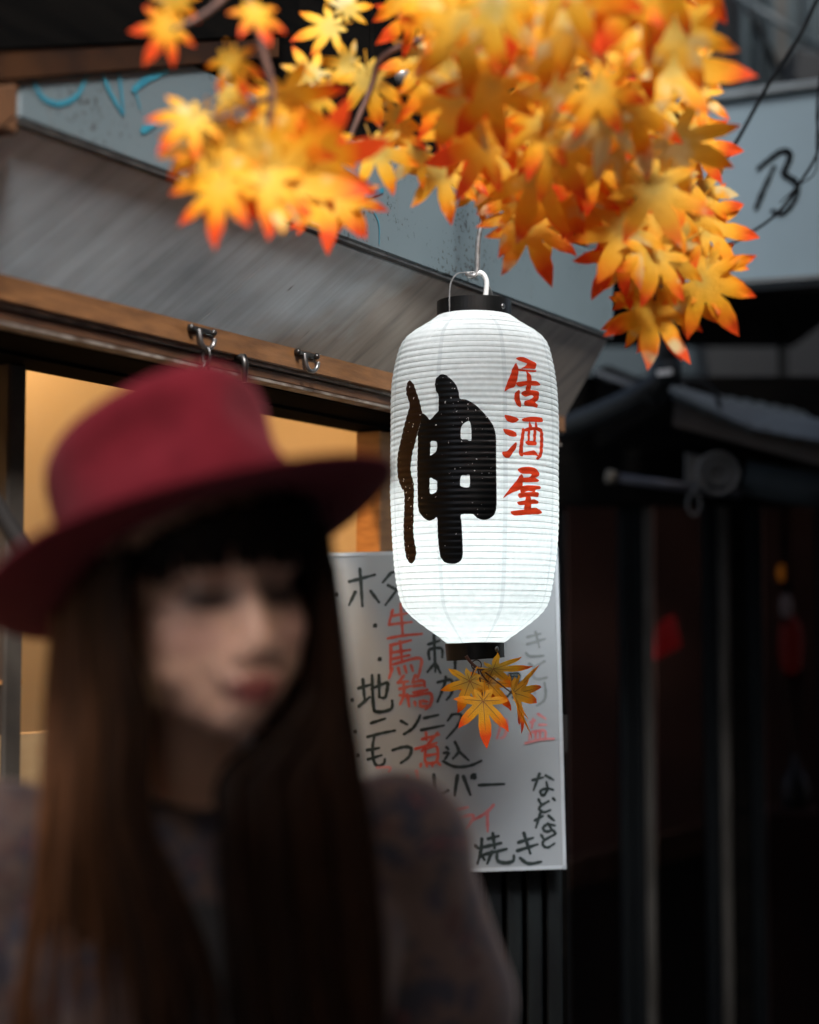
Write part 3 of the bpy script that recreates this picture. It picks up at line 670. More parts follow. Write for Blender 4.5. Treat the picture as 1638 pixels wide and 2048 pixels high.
ch(B_, M_mk, 6, [(610,610),(680,650)], [(645,755),(740,690),(800,600),(820,550)])
ch(B_, M_mk, 6, [(865,580),(1020,545)], [(835,710),(1080,660)])
ch(B_, M_mk, 5.5, [(1170,540),(1120,610)], [(1170,540),(1270,545),(1230,660),(1110,800)])
ch(B_, M_mk, 6, [(320,780),(300,900),(310,1030),(350,1100),(420,1080),(435,1030)], [(240,930),(375,905)], [(250,1030),(400,985)])
ch(B_, M_mk, 6.5, [(520,930),(640,895),(720,910),(700,1000),(610,1070)])
ch(B_, M_mr, 5.5, [(840,810),(1030,760)], [(885,740),(890,820)], [(770,915),(1000,850)], [(1010,740),(840,940)], [(880,920),(880,1060),(1000,1050),(1000,890),(880,920)], [(880,990),(1000,970)], [(830,1080),(825,1110)], [(890,1080),(895,1110)], [(950,1080),(955,1105)], [(1010,1060),(1040,1090)])
ch(B_, M_mk, 6, [(1200,840),(1240,940),(1180,1020)], [(1240,940),(1350,1040)], [(1110,900),(1130,920)], [(1080,960),(1130,960),(1090,1030)], [(1070,1050),(1200,1110),(1360,1100),(1490,1045)])
ch(B_, M_mp, 5, [(350,1120),(490,1120),(480,1170)])
ch(B_, M_mp, 6, [(680,1220),(690,1290)], [(780,1160),(800,1290)])
ch(B_, M_mp, 5.5, [(1660,560),(1700,640),(1660,800)], [(1640,620),(1760,600),(1750,760),(1700,800)])
ch(D_, M_mk, 7, [(95,160),(120,385),(250,335)])
ch(D_, M_mk, 7, [(355,170),(320,390)], [(420,180),(495,380)], ([(535,185)], 14))
ch(D_, M_mk, 6, [(590,275),(865,262)])
ch(D_, M_mp, 6, [(330,550),(470,515)], [(320,650),(520,600),(490,690),(440,750)])
ch(D_, M_mp, 6, [(750,490),(660,580),(520,660)], [(680,570),(685,780)])
ch(D_, M_mk, 6.5, [(545,935),(590,970)], [(620,860),(610,1000),(570,1130)], [(600,1010),(650,1090)], [(690,860),(800,830)], [(740,800),(760,960)], [(640,950),(830,905)], [(650,1030),(890,970)], [(730,1000),(680,1130)], [(790,1000),(790,1090),(870,1120),(960,1100),(970,1040)])
ch(D_, M_mk, 6.5, [(1020,900),(1180,850)], [(1010,990),(1230,920)], [(1080,800),(1150,1020)], [(1040,1070),(1130,1130),(1270,1110)])
ch(D_, M_mk, 5.5, [(1175,220),(1290,190)], [(1250,150),(1185,330)], [(1320,170),(1400,215)], [(1325,240),(1335,320),(1290,390),(1260,340),(1330,310),(1400,325)])
ch(D_, M_mk, 5.5, [(1240,430),(1270,490)], [(1350,450),(1265,500),(1250,540),(1300,570),(1370,545)], [(1400,420),(1420,440)])
ch(D_, M_mk, 5.5, [(1200,660),(1290,610)], [(1260,580),(1210,740)], [(1350,610),(1410,660)], [(1340,690),(1380,760),(1320,780),(1290,740),(1340,700),(1420,715)])
ch(D_, M_mk, 5.5, [(1270,820),(1300,870)], [(1420,810),(1300,880),(1290,930),(1340,955),(1415,910)], [(1400,770),(1430,800)])

screen = empty('slatted_screen', Vector((P(960, 1500, 2.80).x, P(960, 1500, 2.80).y, 0))); tag(screen, 'dark wooden slatted screen standing behind the menu board', 'screen')
xs0 = 812; sw = 40
for k in range(8):
    x0 = xs0 + k * sw
    pa, pb = P(x0, 1500, 2.80), P(x0 + sw - 9, 1500, 2.80)
    zt_ = P(900, 1125, 2.8).z
    bm = bmesh.new()
    hexa(bm, [(pa.x, pa.y, 0), (pb.x, pb.y, 0), (pb.x, pb.y, zt_), (pa.x, pa.y, zt_), (pa.x, pa.y + .02, 0), (pb.x, pb.y + .02, 0), (pb.x, pb.y + .02, zt_), (pa.x, pa.y + .02, zt_)])
    bevel(bm, 0.003); obj('slat', bm, mat('slat_paint', (0.009, 0.012, 0.013), (0.005, 0.006, 0.007), 0.6, scale=10, stretch=(4, 4, 1), spec=0.15), screen)
pa, pb = P(808, 1500, 2.83), P(1136, 1500, 2.83)
for z0, z1 in ((0.25, 0.31), (1.30, 1.36)):
    bm = bmesh.new(); hexa(bm, [(pa.x, pa.y, z0), (pb.x, pb.y, z0), (pb.x, pb.y, z1), (pa.x, pa.y, z1), (pa.x, pa.y + .02, z0), (pb.x, pb.y + .02, z0), (pb.x, pb.y + .02, z1), (pa.x, pa.y + .02, z1)]); obj('rail', bm, M_dark, screen)
pa = P(808, 1500, 2.86); bm = bmesh.new(); hexa(bm, [(pa.x, pa.y, 0), (pb.x, pa.y, 0), (pb.x, pa.y, 1.5), (pa.x, pa.y, 1.5), (pa.x, pa.y + .01, 0), (pb.x, pa.y + .01, 0), (pb.x, pa.y + .01, 1.5), (pa.x, pa.y + .01, 1.5)]); obj('backing', bm, M_black, screen)
# pale metal pole in front of the screen foot
q = P(966, 2000, 2.66); bm = bmesh.new(); tube(bm, [(q.x, q.y, 0), (q.x, q.y, P(966, 1900, 2.66).z)], 0.008, 12)
tag(obj('metal_pole', bm, mat('pole_paint', (0.22, 0.28, 0.29), (0.16, 0.2, 0.2), 0.4, 0.2, scale=20), None, True), 'thin pale metal pole standing before the slatted screen', 'pole')

# ================================================================== neighbouring building, dark, to the right
nb_ = empty('neighbouring_building', (P(1400, 1500, 4.7).x, P(1400, 1500, 4.7).y, 0))
tag(nb_, 'dark timber building with lattice door beyond the lantern', 'building')
ND = 4.6
def upright(name, x0, x1, d, z0, z1, th, m, parent, bev=0.004, yaw=0.0):
    pa, pb = P(x0, 1263, d), P(x1, 1263, d + yaw)
    bm = bmesh.new(); hexa(bm, [(pa.x, pa.y, z0), (pb.x, pb.y, z0), (pb.x, pb.y, z1), (pa.x, pa.y, z1), (pa.x, pa.y + th, z0), (pb.x, pb.y + th, z0), (pb.x, pb.y + th, z1), (pa.x, pa.y + th, z1)])
    if bev: bevel(bm, bev)
    return obj(name, bm, m, parent)
ZN = P(1400, 1010, ND).z
M_post_lit = mat('post_lit_edge', (0.050, 0.046, 0.040), (0.03, 0.027, 0.023), 0.7, scale=8, stretch=(5, 5, 1), spec=0.1)  # lit edges of the dark posts, put into colour as narrow paler strips
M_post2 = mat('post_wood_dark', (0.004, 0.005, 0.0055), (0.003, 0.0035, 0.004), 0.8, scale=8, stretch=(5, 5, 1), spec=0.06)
for x0, x1, m in ((1288, 1308, M_post_lit), (1438, 1460, M_post_lit), (1264, 1287, M_post2), (1410, 1437, M_post2), (1240, 1262, M_post2), (1120, 1134, M_post2), (1500, 1528, M_post2), (1640, 1690, M_post2)):
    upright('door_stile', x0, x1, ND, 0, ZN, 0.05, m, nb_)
M_glass = mat('dark_glass', (0.012, 0.010, 0.010), (0.02, 0.014, 0.012), 0.08, scale=2, spec=0.5)
def glass():
    m = bpy.data.materials.new('window_glass'); g = NT(m)
    t = g.n('BsdfTransparent'); t.inputs[0].default_value = (0.42, 0.38, 0.37, 1); gl = g.n('BsdfGlossy', i_Roughness=0.15)
    gl.inputs[0].default_value = (0.25, 0.25, 0.25, 1)
    mx = g.n('MixShader'); mx.inputs[0].default_value = 0.03; g.l(t.outputs[0], mx.inputs[1]); g.l(gl.outputs[0], mx.inputs[2]); g.l(mx.outputs[0], g.o.inputs[0]); return m
M_gl = glass()
for x0, x1 in ((1136, 1238), (1312, 1422), (1530, 1638)):
    upright('pane', x0, x1, ND + 0.03, 0.0, ZN, 0.006, M_gl, nb_, 0)
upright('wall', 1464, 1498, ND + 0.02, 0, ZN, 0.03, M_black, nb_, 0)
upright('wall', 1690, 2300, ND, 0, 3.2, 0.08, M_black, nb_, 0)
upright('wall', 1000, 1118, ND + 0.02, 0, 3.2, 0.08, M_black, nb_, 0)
M_room = mat('room_brown', (0.13, 0.058, 0.038), (0.07, 0.03, 0.021), 0.8, scale=3)
upright('room_wall', 1000, 1900, 5.6, 0, 2.25, 0.05, M_room, nb_, 0)
pa, pb = P(1100, 1263, ND + .1), P(1750, 1263, ND + .1)
bm = bmesh.new(); hexa(bm, [(pa.x, pa.y, 2.45), (pb.x, pb.y, 2.45), (pb.x, pb.y + 0.95, 2.45), (pa.x, pa.y + .95, 2.45), (pa.x, pa.y, 2.5), (pb.x, pb.y, 2.5), (pb.x, pb.y + .95, 2.5), (pa.x, pa.y + .95, 2.5)]); obj('room_ceiling', bm, M_black, nb_)
plate_px('counter_edge', [(1100, 1735), (1520, 1620), (1520, 1675), (1100, 1790)], [5.0, 5.2, 5.2, 5.0], 0.04, mat('counter_wood', (0.16, 0.085, 0.045), (0.11, 0.05, 0.03), 0.5, scale=8), nb_)
plate_px('counter_front', [(1100, 1792), (1520, 1677), (1520, 2300), (1100, 2300)], [5.02, 5.22, 5.22, 5.02], 0.04, mat('counter_front_wood', (0.03, 0.019, 0.012), (0.02, 0.012, 0.008), 0.6, scale=8), nb_)
# header above the door, eave boards
upright('header', 1000, 1900, ND - 0.02, ZN + 0.002, ZN + 0.35, 0.09, M_black, nb_, 0)
plate_px('eave_board', [(1195, 735), (1350, 800), (1640, 885), (1190, 900)], [4.45, 4.3, 4.2, 4.5], 0.05, M_black, nb_)
plate_px('fascia_timber', [(1350, 796), (1660, 884), (1660, 935), (1345, 850)], [4.26, 4.18, 4.18, 4.26], 0.03, mat('old_fascia', (0.034, 0.024, 0.018), (0.02, 0.014, 0.01), 0.7, scale=12), nb_)
# corrugated metal roof sheets: each a ridged strip
M_sheet = mat('roof_metal', (0.045, 0.056, 0.061), (0.018, 0.022, 0.024), 0.5, 0.1, scale=7, stretch=(1, 1, 1))
def roof_sheet(c0, c1, depth_in, rise, n):
    V, F = [], []
    d = (c1 - c0)
    for i in range(n * 4 + 1):
        t = i / (n * 4); hgt = 0.0035 * math.sin(t * n * 2 * math.pi)
        p = c0 + d * t
        V += [p + Vector((0, 0, hgt)), p + Vector((0, depth_in, rise + hgt)), p + Vector((0, 0, hgt - 0.012)), p + Vector((0, depth_in, rise + hgt - 0.012))]
    for i in range(n * 4):
        b = i * 4; F += [(b, b + 4, b + 5, b + 1), (b + 2, b + 3, b + 7, b + 6), (b, b + 2, b + 6, b + 4)]
    return pyobj('roof_sheet', V, F, M_sheet, nb_, True)
roof_sheet(P(1350, 792, 4.24), P(1505, 858, 4.20), 0.55, 0.16, 5)
roof_sheet(P(1490, 846, 4.19), P(1700, 893, 4.12), 0.55, 0.17, 6)
roof_sheet(P(1190, 742, 4.44), P(1300, 784, 4.36), 0.3, 0.05, 3)
plate_px('flashing', [(1345, 768), (1500, 815), (1505, 857), (1352, 790)], [4.30, 4.26, 4.19, 4.23], 0.004, M_sheet, nb_)
plate_px('flashing', [(1500, 812), (1680, 846), (1680, 888), (1498, 856)], [4.27, 4.2, 4.12, 4.18], 0.004, M_sheet, nb_)
plate_px('flashing', [(1192, 738), (1292, 772), (1292, 784), (1190, 748)], [4.44, 4.36, 4.35, 4.43], 0.004, M_sheet, nb_)

# drain pipe
M_pipe = mat('dark_pipe', (0.008, 0.010, 0.011), (0.006, 0.007, 0.007), 0.5, scale=10, spec=0.2)
dp = empty('drain_pipe', P(1300, 780, 4.12)); tag(dp, 'dark elbowed drain pipe under the metal roof edge', 'pipe')
bm = bmesh.new(); tube(bm, catmull([P(1060, 885, 4.3), P(1200, 828, 4.2), P(1280, 790, 4.12), P(1318, 765, 4.1), P(1332, 730, 4.1), P(1333, 680, 4.1), P(1333, 520, 4.15)], 7), 0.030, 16); obj('pipe', bm, M_pipe, dp, True)
bm = bmesh.new(); tube(bm, [P(1292, 788, 4.12), P(1312, 778, 4.11)], 0.037, 16); obj('collar', bm, M_pipe, dp, True)
bm = bmesh.new(); tube(bm, [P(1332, 768, 4.1), P(1333, 722, 4.1)], 0.037, 16); obj('collar', bm, M_pipe, dp, True)
plate_px('sticker', [(1314, 741), (1344, 737), (1344, 748), (1314, 752)], 4.058, 0.001, M_white, dp)
bm = bmesh.new(); tube(bm, catmull([P(1350, 770, 4.12), P(1375, 762, 4.12), P(1410, 768, 4.12), P(1432, 790, 4.12), P(1440, 815, 4.14)], 6), 0.006, 8)
tag(obj('cable', bm, M_pipe, None, True), 'short curved cable beside the drain pipe on the metal roof', 'cable')

# rolled awning with gear and crank loop
aw = empty('rolled_awning', P(1440, 960, 4.3)); tag(aw, 'rolled up grey awning with round gear and crank loop', 'awning')
bm = bmesh.new(); tube(bm, [P(1488, 955, 4.28), P(1760, 1005, 4.2)], 0.044, 20); obj('roller', bm, mat('awning_cloth', (0.014, 0.018, 0.020), (0.009, 0.011, 0.012), 0.8, scale=10, spec=0.1), aw, True)
cgear = P(1436, 947, 4.24)
def torus(c, r, rr, m, name, par, nrm=Vector((0, -1, 0))):
    a1 = nrm.orthogonal().normalized(); a2 = nrm.cross(a1)
    bm = bmesh.new(); tube(bm, [c + (a1 * math.cos(2 * math.pi * k / 32) + a2 * math.sin(2 * math.pi * k / 32)) * r for k in range(33)], rr, 8, caps=False); return obj(name, bm, m, par, True)
M_gear = mat('gear_metal', (0.07, 0.07, 0.068), (0.04, 0.04, 0.04), 0.5, 0.3, scale=20)
torus(cgear, 0.050, 0.006, M_gear, 'gear_rim', aw); torus(cgear, 0.028, 0.005, M_gear, 'gear_hub', aw)
bm = bmesh.new(); tube(bm, [cgear + Vector((0, 0.012, 0)), cgear + Vector((0, 0.06, 0))], 0.052, 24); obj('gear_box', bm, mat('gear_dark', (0.035, 0.035, 0.035), rough=0.6), aw)
plate_px('end_plate', [(1372, 905), (1410, 915), (1405, 985), (1372, 975)], 4.26, 0.02, M_gear, aw, 0.002)
bm = bmesh.new(); tube(bm, [P(1216, 953, 4.27), P(1480, 988, 4.25)], 0.012, 10); obj('front_bar', bm, mat('bar_grey', (0.045, 0.045, 0.055), (0.03, 0.03, 0.035), 0.4, 0.4, scale=12), aw, True)
bm = bmesh.new(); tube(bm, [P(1212, 952, 4.268), P(1232, 955, 4.268)], 0.017, 10); obj('bar_cap', bm, mat('cap_cream', (0.13, 0.11, 0.08), rough=0.5), aw, True)
lc = P(1388, 1008, 4.24); bm = bmesh.new(); tube(bm, [lc + Vector((0.016 * math.cos(2 * math.pi * k / 24), 0, 0.028 * math.sin(2 * math.pi * k / 24))) for k in range(25)], 0.0035, 8, caps=False); obj('crank_loop', bm, M_gear, aw, True)
bm = bmesh.new(); tube(bm, [lc + Vector((0, 0, 0.028)), P(1395, 965, 4.25)], 0.006, 8); obj('crank_stem', bm, M_gear, aw, True)

# dim things inside the neighbour, seen through its panes
def red_lantern(name, px, py, d, hw, hh, m, label, cat):
    c = P(px, py, d); bm = bmesh.new(); n = 20; rows = []
    k_ = d / FPX
    for i in range(11):
        t = i / 10; zz_ = (t - 0.5) * 2; r = hw * k_ * (1 - abs(zz_) ** 2.6) ** 0.5 * 0.85 + hw * k_ * 0.25
        rows.append([bm.verts.new(c + Vector((r * math.cos(2 * math.pi * q / n), r * math.sin(2 * math.pi * q / n), zz_ * hh * k_ + 0.0))) for q in range(n)])
    for i in range(10):
        for q in range(n): bm.faces.new((rows[i][q], rows[i][(q + 1) % n], rows[i + 1][(q + 1) % n], rows[i + 1][q]))
    bm.faces.new(rows[0][::-1]); bm.faces.new(rows[-1])
    t_ = empty(name, c); obj('shade', bm, m, t_, True)
    bm = bmesh.new(); tube(bm, [c + Vector((0, 0, hh * k_)), Vector((c.x, c.y, 2.449))], 0.004, 6); obj('cord', bm, M_black, t_)
    bm = bmesh.new(); tube(bm, [c - Vector((0, 0, hh * k_)), c - Vector((0, 0, hh * k_ + 0.02))], hw * k_ * 0.5, 14); obj('ring', bm, M_black, t_)
    tag(t_, label, cat)
tag(plate_px('red_sign', [(1322, 1252), (1350, 1228), (1366, 1292), (1318, 1318)], [5.22, 5.28, 5.26, 5.2], 0.02, mat('red_glow', (0.2, 0.01, 0.008), rough=0.6, emit=(1.0, 0.012, 0.014, 0.05)), None, 0.003), 'small glowing red sign behind the neighbouring door pane', 'sign')
red_lantern('red_lantern', 1582, 1290, 5.25, 22, 60, mat('red_dim', (0.12, 0.015, 0.01), rough=0.6, emit=(1.0, 0.05, 0.03, 0.014)), 'dim tall red lantern behind the farthest pane', 'lantern')
red_lantern('pendant_lamp', 1564, 1146, 5.15, 9, 17, mat('amber_glow', (0.5, 0.2, 0.02), rough=0.5, emit=(1.0, 0.36, 0.03, 0.10)), 'small amber pendant lamp behind the farthest pane', 'lamp')
red_lantern('pendant_lamp', 1572, 1212, 5.1, 12, 24, mat('pale_glow', (0.12, 0.11, 0.12), rough=0.5, emit=(0.8, 0.75, 0.85, 0.02)), 'small pale pendant lamp behind the farthest pane', 'lamp')
# a folded cloth hanging and a pale jar beyond the last pane
plate_px('hanging_cloth', [(1560, 1330), (1618, 1330), (1596, 1500), (1588, 1500)], 5.3, 0.02, mat('cloth_brown', (0.16, 0.10, 0.07), (0.10, 0.06, 0.045), 0.9, scale=20), None, 0.004)
tag(bpy.data.objects['hanging_cloth'], 'brown cloth hanging in a point behind the farthest pane', 'cloth')
c = P(1590, 1570, 5.3); k_ = 5.3 / FPX
bm = bmesh.new(); n = 20; rows = []
for r, z in ((2, -48), (24, -46), (30, -20), (28, 8), (16, 30), (8, 42), (8, 62), (2, 63)):
    rows.append([bm.verts.new(c + Vector((r * k_ * math.cos(2 * math.pi * q / n), r * k_ * math.sin(2 * math.pi * q / n), z * k_))) for q in range(n)])
for i in range(len(rows) - 1):
    for q in range(n): bm.faces.new((rows[i][q], rows[i][(q + 1) % n], rows[i + 1][(q + 1) % n], rows[i + 1][q]))
tag(obj('sake_bottle', bm, mat('jar_glaze', (0.06, 0.07, 0.075), (0.045, 0.05, 0.055), 0.3, scale=8), None, True), 'squat pale bottle standing behind the farthest pane', 'bottle')
q = P(1590, 1618, 5.3); bm = bmesh.new(); hexa(bm, [(q.x - .1, q.y - .08, 0), (q.x + .4, q.y - .08, 0), (q.x + .4, q.y - .08, q.z), (q.x - .1, q.y - .08, q.z), (q.x - .1, q.y + .15, 0), (q.x + .4, q.y + .15, 0), (q.x + .4, q.y + .15, q.z), (q.x - .1, q.y + .15, q.z)])
bevel(bm, 0.006); tag(obj('wooden_stand', bm, M_room, None), 'dark wooden stand under the pale bottle', 'stand')

# ================================================================== sign with a brush letter
sg = empty('sign_box', P(1600, 570, 3.6)); tag(sg, 'pale grey box sign with a black handwritten letter B', 'sign')
SD = [3.74, 3.52, 3.52, 3.74]
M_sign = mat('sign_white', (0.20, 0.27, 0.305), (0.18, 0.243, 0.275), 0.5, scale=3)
SC = [(1352, 196), (1900, 132), (1900, 536), (1352, 572)]
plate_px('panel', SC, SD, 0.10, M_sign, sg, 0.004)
sp0 = P(*SC[0], SD[0]); sp1 = P(*SC[1], SD[1]); sp2 = P(*SC[2], SD[2]); sn = (sp1 - sp0).cross(sp2 - sp1).normalized()
if sn.y > 0: sn = -sn
M_rim = mat('sign_rim', (0.14, 0.165, 0.175), (0.10, 0.115, 0.12), 0.5, scale=14)
plate_px('rim', [(1350, 190), (1900, 124), (1900, 142), (1350, 212)], [3.725, 3.505, 3.505, 3.725], 0.11, M_rim, sg, 0.002)
plate_px('bottom_rim', [(1350, 566), (1900, 530), (1900, 540), (1350, 580)], [3.725, 3.505, 3.505, 3.725], 0.11, mat('sign_rim_dark', (0.12, 0.135, 0.14), rough=0.5), sg, 0.002)
M_bl = mat('sign_black', (0.004, 0.005, 0.006), rough=0.8, spec=0.08)
draw('letter', [([(545, 1215), (600, 1080), (690, 880)], 10), ([(565, 890), (650, 820), (740, 755), (800, 752), (822, 800), (785, 890), (775, 940), (865, 1000), (880, 1080), (840, 1180), (760, 1260), (680, 1240)], 11)], (1380, 120), 4.097, 10, sp0, sn, M_bl, sg, 0.0022)
# cables before the sign
M_cab = mat('cable_rubber', (0.004, 0.0045, 0.005), rough=0.7, spec=0.1)
def cable(pts, d, r, label):
    bm = bmesh.new(); tube(bm, catmull([P(x, y, d + dd) for x, y, dd in pts], 8), r, 8)
    tag(obj('cable', bm, M_cab, None, True), label, 'cable', 'cables before the sign')
cable([(1690, -120, 0), (1628, 12, 0), (1600, 70, 0), (1536, 170, 0), (1470, 288, 0), (1424, 348, .02), (1380, 420, .1)], 3.15, 0.0036, 'thick black cable slanting across the top edge of the sign')
cable([(1660, 40, 0), (1640, 160, 0), (1634, 230, 0), (1636, 300, 0), (1600, 365, 0), (1545, 435, 0), (1450, 495, 0), (1400, 520, .05)], 3.15, 0.0026, 'black cable sagging over the letter B')
cable([(1660, 120, 0), (1634, 260, 0), (1632, 340, 0), (1596, 372, 0), (1560, 405, 0)], 3.2, 0.0014, 'thin black wire beside the letter B')

# ================================================================== far building with pipes
fb = empty('far_building', (P(1500, 1263, 7).x, P(1500, 1263, 7).y, 0)); tag(fb, 'dark blue grey building with vertical pipes behind the sign', 'building')
M_far = mat('far_wall', (0.009, 0.021, 0.027), (0.005, 0.011, 0.014), 0.7, scale=1.5)
M_far2 = mat('far_panel', (0.004, 0.005, 0.006), (0.003, 0.0035, 0.004), 0.8, scale=2)
upright('wall', 900, 3000, 7.0, 0, 9, 0.3, M_far, fb, 0)
for x0, x1, m in ((1455, 1500, M_far2), (1500, 1512, M_far), (1525, 1542, M_far2)):
    upright('wall_panel', x0, x1, 6.94, 2.0, 8, 0.05, m, fb, 0)
M_fp = mat('far_pipe', (0.042, 0.058, 0.064), (0.022, 0.031, 0.034), 0.5, scale=6)
for x, r, m in ((1490, 0.018, M_fp), (1515, 0.02, M_far), (1545, 0.03, M_fp), (1560, 0.035, mat('rust_pipe', (0.065, 0.06, 0.052), (0.035, 0.032, 0.028), 0.6, scale=8)), (1580, 0.03, M_fp), (1625, 0.05, M_fp)):
    q = P(x, 100, 6.8); bm = bmesh.new(); tube(bm, [(q.x, q.y, 1.8), (q.x, q.y, 8)], r, 12); obj('pipe', bm, m, fb, True)
plate_px('dark_box', [(1590, 90), (1720, 130), (1720, 175), (1588, 165)], 6.5, 0.3, M_far2, fb, 0.01)
plate_px('lower_panel', [(1380, 560), (1900, 540), (1900, 900), (1450, 900)], 6.6, 0.2, M_far2, fb)
bm = bmesh.new(); tube(bm, [P(1440, -30, 5.6), P(1700, 135, 5.6)], 0.011, 10)
tag(obj('brace_rod', bm, M_fp, None, True), 'grey metal brace rod slanting above the sign', 'rod')
bm = bmesh.new(); tube(bm, [P(1470, -40, 5.9), P(1560, 150, 5.9)], 0.012, 10)
tag(obj('brace_rod', bm, M_cab, None, True), 'black brace rod slanting steeply behind the sign top', 'rod')

# ================================================================== maple leaves
def leaf_mesh(seed, fold=0.0, curl=0.10, narrow=1.0, veins=False):
    r_ = random.Random(seed)
    lob = [(-142, .36, .50), (-93, .64, .62), (-46, .88, .8), (0, 1.0, 1.0), (46, .88, .8), (93, .64, .62), (142, .36, .50)]
    lob = [(a_ + r_.uniform(-5, 5), l * r_.uniform(.9, 1.08), w_) for a_, l, w_ in lob]
    V = [(0, 0, 0)]; F = []
    def add(rr, ang, z):
        x, y = rr * math.sin(R(ang)), -rr * math.cos(R(ang))
        z = z - curl * rr * rr + fold * abs(x)
        V.append((x, y, z)); return len(V) - 1
    val = []
    for i in range(len(lob) + 1):
        if i == 0: a_, rr = lob[0][0] - 24, .13
        elif i == len(lob): a_, rr = lob[-1][0] + 24, .13
        else:
            a_ = (lob[i - 1][0] + lob[i][0]) / 2; rr = .33 * min(lob[i - 1][1], lob[i][1]) + .03
        val.append(add(rr, a_, 0.0))
    for i, (a_, l, w_) in enumerate(lob):
        vL, vR = val[i], val[i + 1]
        hw = .150 * w_ * narrow
        def off(t, s): # point at distance t*l along the lobe, s sideways
            x = t * l; rr = math.hypot(x, s); return rr, a_ + math.degrees(math.atan2(s, x))
        m1 = add(*off(.30, 0), .018); m2 = add(*off(.60, 0), .012)
        b1L = add(*off(.50, -hw), -.008); b1R = add(*off(.50, hw), -.008)
        b2L = add(*off(.72, -hw * .86), -.008); b2R = add(*off(.72, hw * .86), -.008)
        b3L = add(*off(.88, -hw * .42), -.004); b3R = add(*off(.88, hw * .42), -.004)
        tip = add(l, a_ + r_.uniform(-2, 2), -r_.uniform(0, .05))
        F += [(0, vL, m1), (vL, b1L, m1), (b1L, m2, m1), (b1L, b2L, m2), (b2L, b3L, m2), (b3L, tip, m2),
              (0, m1, vR), (vR, m1, b1R), (b1R, m1, m2), (b1R, m2, b2R), (b2R, m2, b3R), (b3R, m2, tip)]
    # petiole
    n0 = len(V); L = .45; sw = .016
    V += [(-sw, 0, .004), (sw, 0, .004), (sw + .04, L, .03), (-sw + .04, L, .03), (0, 0, .025), (.04, L, .05)]
    F += [(n0, n0 + 4, n0 + 5, n0 + 3), (n0 + 4, n0 + 1, n0 + 2, n0 + 5), (n0, n0 + 3, n0 + 2, n0 + 1)]
    nf0 = len(F)
    if veins:
        for a_, l, w_ in lob:
            for t0, t1, w0_, w1_ in ((0, .30, .010, .007), (.30, .62, .007, .003)):
                q = []
                for t_, ww in ((t0, w0_), (t1, w1_)):
                    for s_ in (-1, 1):
                        x_, y_ = t_ * l * math.sin(R(a_)) + s_ * ww * math.cos(R(a_)), -t_ * l * math.cos(R(a_)) + s_ * ww * math.sin(R(a_))
                        zz_ = (.018 if t_ == .3 else .012 if t_ > .3 else 0) - curl * t_ * t_ * l * l + fold * abs(t_ * l * math.sin(R(a_))) + .010
                        V.append((x_, y_, zz_)); q.append(len(V) - 1)
                F.append((q[0], q[1], q[3], q[2]))
    me = bpy.data.meshes.new('leaf'); me.from_pydata(V, [], F); me.update(); me.shade_smooth()
    for i in range(nf0, len(F)): me.polygons[i].material_index = 1
    return me
